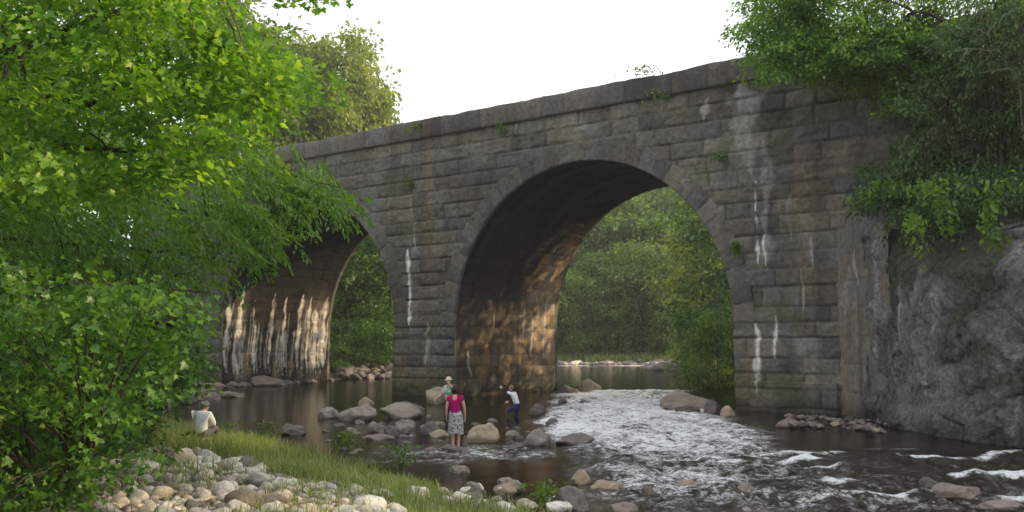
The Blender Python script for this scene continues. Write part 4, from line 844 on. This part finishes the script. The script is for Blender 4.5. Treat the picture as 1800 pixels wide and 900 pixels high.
V, f = blades(P, rng.uniform(.10, .34, len(P)) * (1 + .35 * nz[k] + .75 * ss(18, 22, y[k])), rng.uniform(.005, .010, len(P)), .9)
tag(obj('grass', mesh('grass', V, f, smooth=False), M['grass']), kind='stuff')
gx_ = rng.uniform([-2, 122.5], [32, 131], (9000, 2)); P = np.stack([gx_[:, 0], gx_[:, 1], ground_h(gx_[:, 0], gx_[:, 1])], 1)
V, f = blades(P, rng.uniform(.5, 1.3, len(P)) * ss(119, 124, gx_[:, 1]), rng.uniform(.05, .11, len(P)), .6); tag(obj('grass', mesh('far_grass', V, f, smooth=False), M['grass']), kind='stuff')
# leafy weeds on the bank
for (px, py, h, lab) in [(275, 838, .45, 'leafy green weed growing between the pale cobbles'), (705, 822, .5, 'bright weed clump at the water edge near the reddish rock'), (470, 775, .5, 'tall bright weed on the grassy bank right of the seated man'), (400, 770, .4, 'small weed clump just right of the seated man'), (960, 888, .35, 'green weed beside the big grey boulder at the bottom'), (610, 790, .45, 'weed clump on the grassy point before the middle cluster')]:
    p = atz(px, py, .3); p = atz(px, py, gh(p[0], p[1])); t = empty('weed', tuple(p), lab, 'weed'); k = 130
    q = rng.normal(0, .4, (k, 3)) * [.45, .35, 0] ; q[:, 2] = rng.uniform(.05, 1, k) * h; D = q * [1, 1, .3] + rng.normal(0, .2, q.shape); V, f = leaves(q, .11 * rng.uniform(.6, 1.3, k), D, None, 'oval', .8)
    obj('foliage', mesh('foliage', V, f, smooth=False), M['weed'], t); V, Q = tubes([(curve([(0, 0, -.05), q[i] * [.4, .4, .6], q[i]], 5), .006) for i in range(14)], 4); obj('stem', mesh('stem', V, Q), M['weed'], t)
for a, b, c_, lab in [((128, 872), (165, 838), (205, 808), 'long bare grey stick lying on the cobbles at lower left'), ((130, 884), (170, 850), (190, 822), 'shorter bare stick beside the long grey stick')]:
    W = [atz(q[0], q[1], zz) for q, zz in ((a, .95), (b, 1.0), (c_, .85))]; W = [A3([p[0], p[1], gh(p[0], p[1]) + zz]) for p, zz in zip(W, (.25, .3, .2))]
    V, Q = tubes([(curve(W, 10, .015), np.linspace(.018, .008, 10)), (curve([W[1], W[1] + [.3, .2, .18], W[1] + [.6, .2, .22]], 6), np.linspace(.009, .004, 6))], 6); tag(obj('stick', mesh('stick', V, Q), M['bark']), lab, 'stick')
# ------------------------------------------------------------------ people
def skin_me(pts, edges, radii, root=0, sub=2):
    bm = bmesh.new(); lay = bm.verts.layers.skin.verify(); vs = []
    for i, (p, r) in enumerate(zip(pts, radii)):
        v = bm.verts.new(p); r = r if isinstance(r, tuple) else (r, r); v[lay].radius = r; v[lay].use_root = (i == root); vs.append(v)
    for a, b in edges: bm.edges.new((vs[a], vs[b]))
    me = bpy.data.meshes.new('t'); bm.to_mesh(me); bm.free(); o = bpy.data.objects.new('t', me); COL.objects.link(o)
    o.modifiers.new('k', 'SKIN').use_smooth_shade = True; s = o.modifiers.new('s', 'SUBSURF'); s.levels = s.render_levels = sub
    dg = bpy.context.evaluated_depsgraph_get(); r = bpy.data.meshes.new_from_object(o.evaluated_get(dg)); bpy.data.objects.remove(o); return r
def tris(me):
    V = np.zeros(len(me.vertices) * 3); me.vertices.foreach_get('co', V); return V.reshape(-1, 3), [tuple(p.vertices) for p in me.polygons]
def join_remesh(name, parts, vox, smooth=3):
    V = []; Fc = []; n = 0
    for v, f in parts: V.append(np.asarray(v)); Fc += [tuple(int(i) + n for i in q) for q in f]; n += len(v)
    me = bpy.data.meshes.new(name); me.from_pydata(np.concatenate(V).tolist(), [], Fc); o = bpy.data.objects.new('t', me); COL.objects.link(o)
    m = o.modifiers.new('r', 'REMESH'); m.mode = 'VOXEL'; m.voxel_size = vox
    s = o.modifiers.new('s', 'SMOOTH'); s.iterations = smooth; s.factor = .4
    dg = bpy.context.evaluated_depsgraph_get(); r = bpy.data.meshes.new_from_object(o.evaluated_get(dg)); bpy.data.objects.remove(o); r.shade_smooth(); r.name = name; return r
def ell(c, r, rot=None, n=16, fn=None):
    bm = bmesh.new(); bmesh.ops.create_uvsphere(bm, u_segments=n * 2, v_segments=n, radius=1); V = np.array([v.co[:] for v in bm.verts]); f = [tuple(v.index for v in q.verts) for q in bm.faces]; bm.free()
    if fn: V = fn(V)
    V = V * np.array(r)
    if rot is not None: V = V @ np.array(rot).T
    return V + np.array(c), f
def capped(P, r, sides=8):
    V, Q = tubes([(P, r)], sides); n = len(P); f = [tuple(q) for q in Q]; f.append(tuple(range(sides))[::-1]); f.append(tuple(range((n - 1) * sides, n * sides))); return V, f
def rotz(a): c, s = math.cos(a), math.sin(a); return A3([[c, -s, 0], [s, c, 0], [0, 0, 1]])
def rotx(a): c, s = math.cos(a), math.sin(a); return A3([[1, 0, 0], [0, c, -s], [0, s, c]])
def hand(w, d, palm_n, k, side):
    """palm + five bent fingers, from wrist w along d; palm_n = palm normal"""
    w = A3(w); d = A3(d) / np.linalg.norm(d); n_ = A3(palm_n, ) - np.dot(palm_n, d) * d; n_ /= np.linalg.norm(n_); x = np.cross(d, n_) * side; out = []
    c = w + d * .05 * k; out.append(ell(c, (.04 * k, .052 * k, .016 * k), np.stack([x, d, n_], 1), 8))
    for i, (o, L) in enumerate([(-.03, .066), (-.01, .078), (.011, .074), (.03, .058)]):
        a = w + d * .088 * k + x * o * k; L *= k; out.append(capped(A3([a - d * .02 * k, a, a + d * L * .45 + n_ * .006 * k, a + d * L * .78 + n_ * .024 * k, a + d * L * .95 + n_ * .042 * k]), A3([.0095, .0095, .009, .0085, .007]) * k))
    a = w + d * .03 * k - x * .034 * k; out.append(capped(A3([a, a + (d * .5 - x * .7) * .04 * k, a + (d * .85 - x * .62) * .062 * k + n_ * .01 * k, a + (d * 1.15 - x * .55) * .078 * k + n_ * .02 * k]), A3([.012, .0115, .01, .008]) * k))
    return out
def head_shape(V):
    """unit sphere -> head facing +y: jaw, brow, nose"""
    x, y, z = V.T.copy(); x = x * (1 - .22 * ss(.0, -.9, z)); y = y * (1 - .12 * ss(.2, -.9, z)) + .1 * ss(-.2, -.9, z) * (y > 0)
    y = y - .07 * (y > 0) * np.exp(-((z - .05) / .12) ** 2) * ss(.75, .4, np.abs(x))          # eye sockets
    nose = np.exp(-(x / .14) ** 2) * np.exp(-((z + .2) / .17) ** 2) * (y > .3); y = y + .24 * nose
    lip = np.exp(-(x / .25) ** 2) * np.exp(-((z + .5) / .07) ** 2) * (y > .3); y = y + .05 * lip
    return np.stack([x, y, z], 1)
def skinmat(name, c): return m_plain(name, c, .55, 30, .1, .35)
M['skin'] = skinmat('skin', (.60, .37, .27)); M['eye'] = m_plain('eye', (.03, .02, .02), .2)
def person(label, loc, yaw, j, hgt, head_yaw=0.0, head_pitch=0.0, group=None, sk='skin', hands=None):
    t = empty('person', loc, label, 'person', group, yaw); k = hgt / 1.7; rr = lambda v: v * k
    J = {a: A3(b, float) for a, b in j.items()}
    names = ['pel', 'wai', 'che', 'nek', 'nk2', 'shL', 'elL', 'wrL', 'shR', 'elR', 'wrR', 'hiL', 'knL', 'anL', 'toL', 'hiR', 'knR', 'anR', 'toR']
    J['nk2'] = .5 * (J['nek'] + J['hed']) ; rad = dict(pel=.125, wai=.105, che=.125, nek=.055, nk2=.05, shL=.062, elL=.04, wrL=.027, hiL=.085, knL=.055, anL=.037, toL=.028)
    for a in list(rad):
        if a.endswith('L'): rad[a[:-1] + 'R'] = rad[a]
    ed = [('pel', 'wai'), ('wai', 'che'), ('che', 'nek'), ('nek', 'nk2')] + [e for s in 'LR' for e in (('che', 'sh' + s), ('sh' + s, 'el' + s), ('el' + s, 'wr' + s), ('pel', 'hi' + s), ('hi' + s, 'kn' + s), ('kn' + s, 'an' + s), ('an' + s, 'to' + s))]
    ix = {a: i for i, a in enumerate(names)}
    parts = [tris(skin_me([J[a] for a in names], [(ix[a], ix[b]) for a, b in ed], [rr(rad[a]) for a in names]))]
    R3 = rotz(head_yaw) @ rotx(head_pitch); hr = A3([.076, .095, .118]) * k
    parts.append(ell(J['hed'], hr, R3, 18, head_shape))
    for s in (-1, 1): parts.append(ell(J['hed'] + R3 @ (A3([s * .078, -.01, -.005]) * k), A3([.012, .022, .032]) * k, R3, 6))
    for s, sg in (('L', -1), ('R', 1)):
        d = J['wr' + s] - J['el' + s]; pn = (hands or {}).get(s, (-sg * 1.0, .25, 0)); parts += hand(J['wr' + s] - d / np.linalg.norm(d) * .01, d, pn, k, sg)
        f = J['to' + s] - J['an' + s]; c = J['to' + s] - f * .2
        for q in range(5): o = np.cross(f / np.linalg.norm(f), [0, 0, 1]) * (q - 2) * .016 * k; parts.append(capped(A3([J['to' + s] - f * .1 + o, J['to' + s] + f * .16 + o - [0, 0, .006]]), .009 * k))
    obj('body', join_remesh('body', parts, .0085, 3), M[sk], t)
    for s in (-1, 1): V, f = ell(J['hed'] + R3 @ (A3([s * .028, .083, .006]) * k), A3([.013, .008, .009]) * k, R3, 6); obj('eye', mesh('eye', V, [A3([q for q in f if len(q) == 4]).astype(int), A3([q for q in f if len(q) == 3]).astype(int)]), M['eye'], t)
    return t, J, k, R3
def garment(t, name, J, chain, rad, mat, k, root=0, grow=1.0):
    """cloth grown round the joints in chain: {joint or (a,b,f): radius}, edges given by order"""
    pts = []; ed = []; rr = []
    for i, (p, r, par) in enumerate(chain):
        if isinstance(p, tuple): p = J[p[0]] * (1 - p[2]) + J[p[1]] * p[2]
        else: p = J[p]
        pts.append(p); rr.append(r * k * grow)
        if par is not None: ed.append((par, i))
    me = skin_me(pts, ed, rr, root); V, f = tris(me); Vn = V + .010 * k * np.stack([fbm(V[:, 0] * 7, V[:, 1] * 7, V[:, 2] * 5 + q * 9, 400 + q, 3) for q in range(3)], 1)
    m2 = bpy.data.meshes.new(name); m2.from_pydata(Vn.tolist(), [], f); m2.shade_smooth(); return obj(name, m2, mat, t)
SHIRT = lambda sl, bottom=.0: [(('pel', 'wai', bottom), .15, None), ('wai', .128, 0), ('che', .15, 1), (('che', 'nek', .72), .085, 2), ('shL', .082, 2), (('shL', 'elL', sl), .062, 4), ('shR', .082, 2), (('shR', 'elR', sl), .062, 6)]
LONG = SHIRT(1.0) + [(('elL', 'wrL', .85), .042, 5), (('elR', 'wrR', .85), .042, 7)]
PANTS = [('pel', .145, None), (('pel', 'wai', .7), .135, 0), ('hiL', .105, 0), ('knL', .075, 2), (('knL', 'anL', .9), .06, 3), ('hiR', .105, 0), ('knR', .075, 5), (('knR', 'anR', .9), .06, 6)]
def hair_cap(t, J, R3, k, col, full=1.0, bob=False):
    def fn(V):
        x, y, z = V.T; lo = ss(-.55 if bob else -.25, .05, z + (.0 if bob else .1) - np.where(y > .2, .75 * ss(.2, .7, y), 0) * 1.0)
        r = .88 + .26 * lo + .07 * fbm(x * 4, y * 4, z * 2.5, 420, 3); return V * r[:, None]
    V, f = ell(J['hed'] + R3 @ (A3([0, -.018 if bob else -.012, -.02 if bob else .012]) * k), A3([.09 if bob else .084, .103, (.145 if bob else .125) * full]) * k, R3, 18, fn); 
    m = mesh('hair', V, [A3([q for q in f if len(q) == 4]).astype(int), A3([q for q in f if len(q) == 3]).astype(int)]); return obj('hair', m, m_plain('hair', col, .6, 60, .5), t)
def std(h):
    s = h / 1.7; d = dict(pel=(0, 0, .93), wai=(0, .01, 1.08), che=(0, -.01, 1.27), nek=(0, -.01, 1.44), hed=(0, .03, 1.585), shL=(-.175, -.015, 1.385), elL=(-.235, -.03, 1.10), wrL=(-.25, .05, .86), shR=(.175, -.015, 1.385), elR=(.235, -.03, 1.10), wrR=(.25, .05, .86),
             hiL=(-.09, 0, .88), knL=(-.095, .03, .48), anL=(-.085, -.01, .085), toL=(-.1, .14, .03), hiR=(.09, 0, .88), knR=(.095, .03, .48), anR=(.085, -.01, .085), toR=(.1, .14, .03)); return {a: A3(b) * s for a, b in d.items()}
# woman from behind, in the shallows
def m_skirt():
    m, nt, out = newmat('patterned skirt'); tc = N(nt, 'ShaderNodeTexCoord'); v = N(nt, 'ShaderNodeTexVoronoi'); v.inputs['Scale'].default_value = 17; nt.links.new(tc.outputs['Object'], v.inputs['Vector'])
    c = ramp(nt, v.outputs['Distance'], [(.0, (.06, .06, .1)), (.3, (.13, .13, .18)), (.45, (.42, .41, .42)), (.8, (.5, .48, .47))]); principled(nt, out, c, .9); return m
pw = atz(800, 792, .0); j = std(1.64); j['anL'] = A3([-.05, -.02, .085]); j['toL'] = A3([-.085, .12, .03]); j['anR'] = A3([.075, .05, .085]); j['toR'] = A3([.1, .19, .03]); j['knL'] = A3([-.07, .03, .46]); j['knR'] = A3([.08, .09, .46])
j['elL'] = A3([-.225, -.04, 1.07]); j['wrL'] = A3([-.235, .04, .84]); j['elR'] = A3([.24, -.03, 1.07]); j['wrR'] = A3([.245, .06, .84]); j['hed'] = j['hed'] + [-.01, .03, -.015]
t, J, k, R3 = person('person in a magenta top and long patterned skirt standing barefoot in the shallows', (pw[0], pw[1], .0), R_(-4), j, 1.64, .12, -.25)
M['magenta'] = m_plain('magenta knit', (.40, .008, .13), .85, 40, .2, .15)
garment(t, 'top', J, [(q[0][:2] + (.9,), .085, q[2]) if q[0] == ('che', 'nek', .72) else q for q in SHIRT(.48, -.2)], None, M['magenta'], k)
rings = []; zz_ = np.linspace(1.02, .42, 24); an = np.linspace(0, 2 * np.pi, 48, endpoint=False)
for q, z in enumerate(zz_):
    f = (1.02 - z) / .60; rx = .135 + .05 * ss(0, .25, f) + .008 * f; ry = .105 + .055 * ss(0, .25, f) + .02 * f; fold = 1 + (.01 + .055 * f) * np.sin(an * 7 + 2 * f + 1.3 * np.sin(an * 2)) + .02 * f * np.sin(an * 13)
    rings.append(np.stack([.005 + rx * fold * np.cos(an), .015 + .03 * f + ry * fold * np.sin(an), z + .012 * f * np.sin(an * 3)], 1))
V = np.concatenate(rings); i = np.arange(23)[:, None] * 48; q = np.arange(48)[None]; Fq = np.stack([i + q, i + (q + 1) % 48, i + 48 + (q + 1) % 48, i + 48 + q], -1).reshape(-1, 4)
obj('skirt', mesh('skirt', V, Fq[:, ::-1]), m_skirt(), t)
hair_cap(t, J, R3, k, (.035, .014, .010), 1.1, True)
# hat wearer by the boulder at the pier
pm = atz(789, 737, .0); j = std(1.72); j['elR'] = A3([.33, .17, 1.30]); j['wrR'] = A3([.17, .22, 1.52]); j['elL'] = A3([-.27, .1, 1.13]); j['wrL'] = A3([-.36, .26, 1.0])
# he faces the camera: yaw 180 turns local -x to the right of the picture, so mirror the arms
for a in ('sh', 'el', 'wr'): j[a + 'L'], j[a + 'R'] = j[a + 'R'] * [-1, 1, 1], j[a + 'L'] * [-1, 1, 1]
t, J, k, R3 = person('person in a straw hat and white and green shirt standing beside the tall boulder', (pm[0], pm[1], -.24), R_(150), j, 1.72, .1, -.1)
def m_shirt2():
    m, nt, out = newmat('white and green shirt'); n1 = noise(nt, 5, 2); c = ramp(nt, n1, [(.46, (.62, .66, .62)), (.54, (.10, .32, .18))]); principled(nt, out, c, .85); return m
garment(t, 'shirt', J, SHIRT(.9, -.1), None, m_shirt2(), k); garment(t, 'trousers', J, PANTS, None, m_plain('dark trousers', (.035, .03, .03), .9), k)
hp = np.array([(.0, .125), (.045, .125), (.075, .115), (.088, .08), (.095, .05), (.10, .035), (.125, .03), (.142, .034), (.144, .027), (.125, .022), (.098, .022)]); an = np.linspace(0, 2 * np.pi, 28, endpoint=False)
V = np.concatenate([np.stack([r * np.cos(an) * .95, r * np.sin(an) * 1.08, 0 * an + z], 1) for r, z in hp]) * k; i = np.arange(len(hp) - 1)[:, None] * 28; q = np.arange(28)[None]
obj('hat', mesh('hat', V @ R3.T + J['hed'] + A3([0, 0, .035]), np.stack([i + q, i + (q + 1) % 28, i + 28 + (q + 1) % 28, i + 28 + q], -1).reshape(-1, 4)), m_plain('straw', (.62, .56, .44), .85), t); hair_cap(t, J, R3, k, (.10, .07, .05), .95)
# figure crouched in the water, one arm thrown up, turned to the left
pb = atz(905, 733, .0); j = dict(pel=(0, -.05, .42), wai=(0, .0, .56), che=(0, .10, .76), nek=(0, .16, .91), hed=(0, .20, 1.06), shL=(-.15, .13, .86), elL=(-.2, .34, .94), wrL=(-.17, .50, 1.07), shR=(.15, .12, .86), elR=(.2, .2, .64), wrR=(.15, .38, .56),
      hiL=(-.085, -.03, .40), knL=(-.13, .30, .20), anL=(-.12, .26, -.16), toL=(-.12, .38, -.2), hiR=(.085, -.03, .39), knR=(.12, .06, .0), anR=(.12, -.08, -.36), toR=(.12, .04, -.42))
t, J, k, R3 = person('person in pale blue shirt and navy trousers wading bent forward, one arm raised', (pb[0] + .05, pb[1], .0), R_(68), j, 1.5, .0, .05)
garment(t, 'shirt', J, SHIRT(.8, .1), None, m_plain('pale blue shirt', (.70, .75, .82), .85), k); garment(t, 'trousers', J, PANTS[:4] + [(('knL', 'anL', .55), .062, 3)] + PANTS[5:7] + [(('knR', 'anR', .6), .06, 6)] if False else [('pel', .145, None), (('pel', 'wai', .7), .135, 0), ('hiL', .105, 0), ('knL', .078, 2), (('knL', 'anL', .45), .07, 3), ('hiR', .11, 0), ('knR', .09, 5), (('knR', 'anR', .6), .075, 6)], None, m_plain('navy trousers', (.02, .03, .11), .9), k)
hair_cap(t, J, R3, k, (.22, .13, .07), .95)
# seated man seen from behind on the bank
ps = atY(352, 770, 23.2); g0 = gh(ps[0], ps[1]); hz = max(ps[2] + .02, g0 + .16)
j = dict(pel=(0, 0, .10), wai=(0, .02, .24), che=(0, .06, .43), nek=(0, .12, .59), hed=(0, .20, .70), shL=(-.19, .07, .53), elL=(-.25, .2, .27), wrL=(-.1, .42, .25), shR=(.19, .07, .53), elR=(.27, .17, .26), wrR=(.12, .42, .27),
         hiL=(-.1, .02, .08), knL=(-.17, .42, .2), anL=(-.16, .62, -.2), toL=(-.17, .76, -.25), hiR=(.1, .02, .08), knR=(.17, .42, .2), anR=(.16, .62, -.2), toR=(.17, .76, -.25))
t, J, k, R3 = person('person in a white shirt with short grey hair sitting on the grassy bank, back turned', (ps[0], ps[1], hz), R_(-12), j, 1.75, .0, -.3)
garment(t, 'shirt', J, LONG[:8] if False else [(('pel', 'wai', -.3), .165, None), ('wai', .15, 0), ('che', .165, 1), (('che', 'nek', .72), .09, 2), ('shL', .088, 2), ('elL', .062, 4), ('shR', .088, 2), ('elR', .062, 6)], None, m_plain('white shirt', (.78, .81, .86), .85), k)
garment(t, 'trousers', J, PANTS, None, m_plain('grey trousers', (.12, .12, .13), .9), k); hair_cap(t, J, R3, k, (.16, .14, .13), .92)
rock_obj('cobble', CK[2], 'cobble', (ps[0], ps[1], (g0 + hz) / 2 - .03), (.32, .27, max(.12, (hz - g0) / 2 + .05)), (0, 0, 1), 'stone under the seated person in the white shirt', 'stone')
# ------------------------------------------------------------------ light
w = bpy.data.worlds.new('World'); scene.world = w; w.use_nodes = True; nt = w.node_tree
bg = nt.nodes['Background']; sky = nt.nodes.new('ShaderNodeTexSky'); sky.sky_type = 'NISHITA'; sky.sun_disc = False
SE = R_(24); SD = np.array([.997, .075]); SA = math.atan2(SD[0], SD[1])     # clockwise from +Y
sky.sun_elevation = SE; sky.sun_rotation = SA; sky.air_density = 1.0; sky.dust_density = 4.0; sky.ozone_density = 1.0
# thin bright overcast over the blue
bg.inputs[1].default_value = .15
nt.links.new(mixc(nt, .8, sky.outputs[0], (8.2, 8.3, 8.4)), bg.inputs[0])
sl_ = bpy.data.lights.new('sun', 'SUN'); sl_.energy = 4.6; sl_.angle = R_(.6); sl_.color = (1, .72, .40)
so = bpy.data.objects.new('sun', sl_); COL.objects.link(so)
dv_ = Vector((SD[0] * math.cos(SE), SD[1] * math.cos(SE), math.sin(SE))); so.rotation_euler = dv_.to_track_quat('Z', 'Y').to_euler(); so.location = (60, 10, 60)
scene.view_settings.view_transform = 'Standard'; scene.view_settings.look = 'None'; scene.view_settings.gamma = 1; scene.view_settings.exposure = .4
scene.cycles.max_bounces = 8; scene.cycles.transparent_max_bounces = 16; scene.cycles.use_denoising = True; scene.cycles.sample_clamp_indirect = 6
# evening air: pale haze from the camera to beyond the hillside
if True:
    bm = bmesh.new(); bmesh.ops.create_cube(bm, size=1); me = bpy.data.meshes.new('haze'); bm.to_mesh(me); bm.free()
    m, nt, out = newmat('haze air'); v = N(nt, 'ShaderNodeVolumePrincipled'); v.inputs['Color'].default_value = (.92, .96, 1, 1); v.inputs['Density'].default_value = .00045; nt.links.new(v.outputs[0], out.inputs['Volume'])
    tag(obj('haze', me, m, None, (0, 80, 28), (0, 0, 0), (5200, 5300, 68)), kind='stuff')
    scene.cycles.volume_bounces = 1
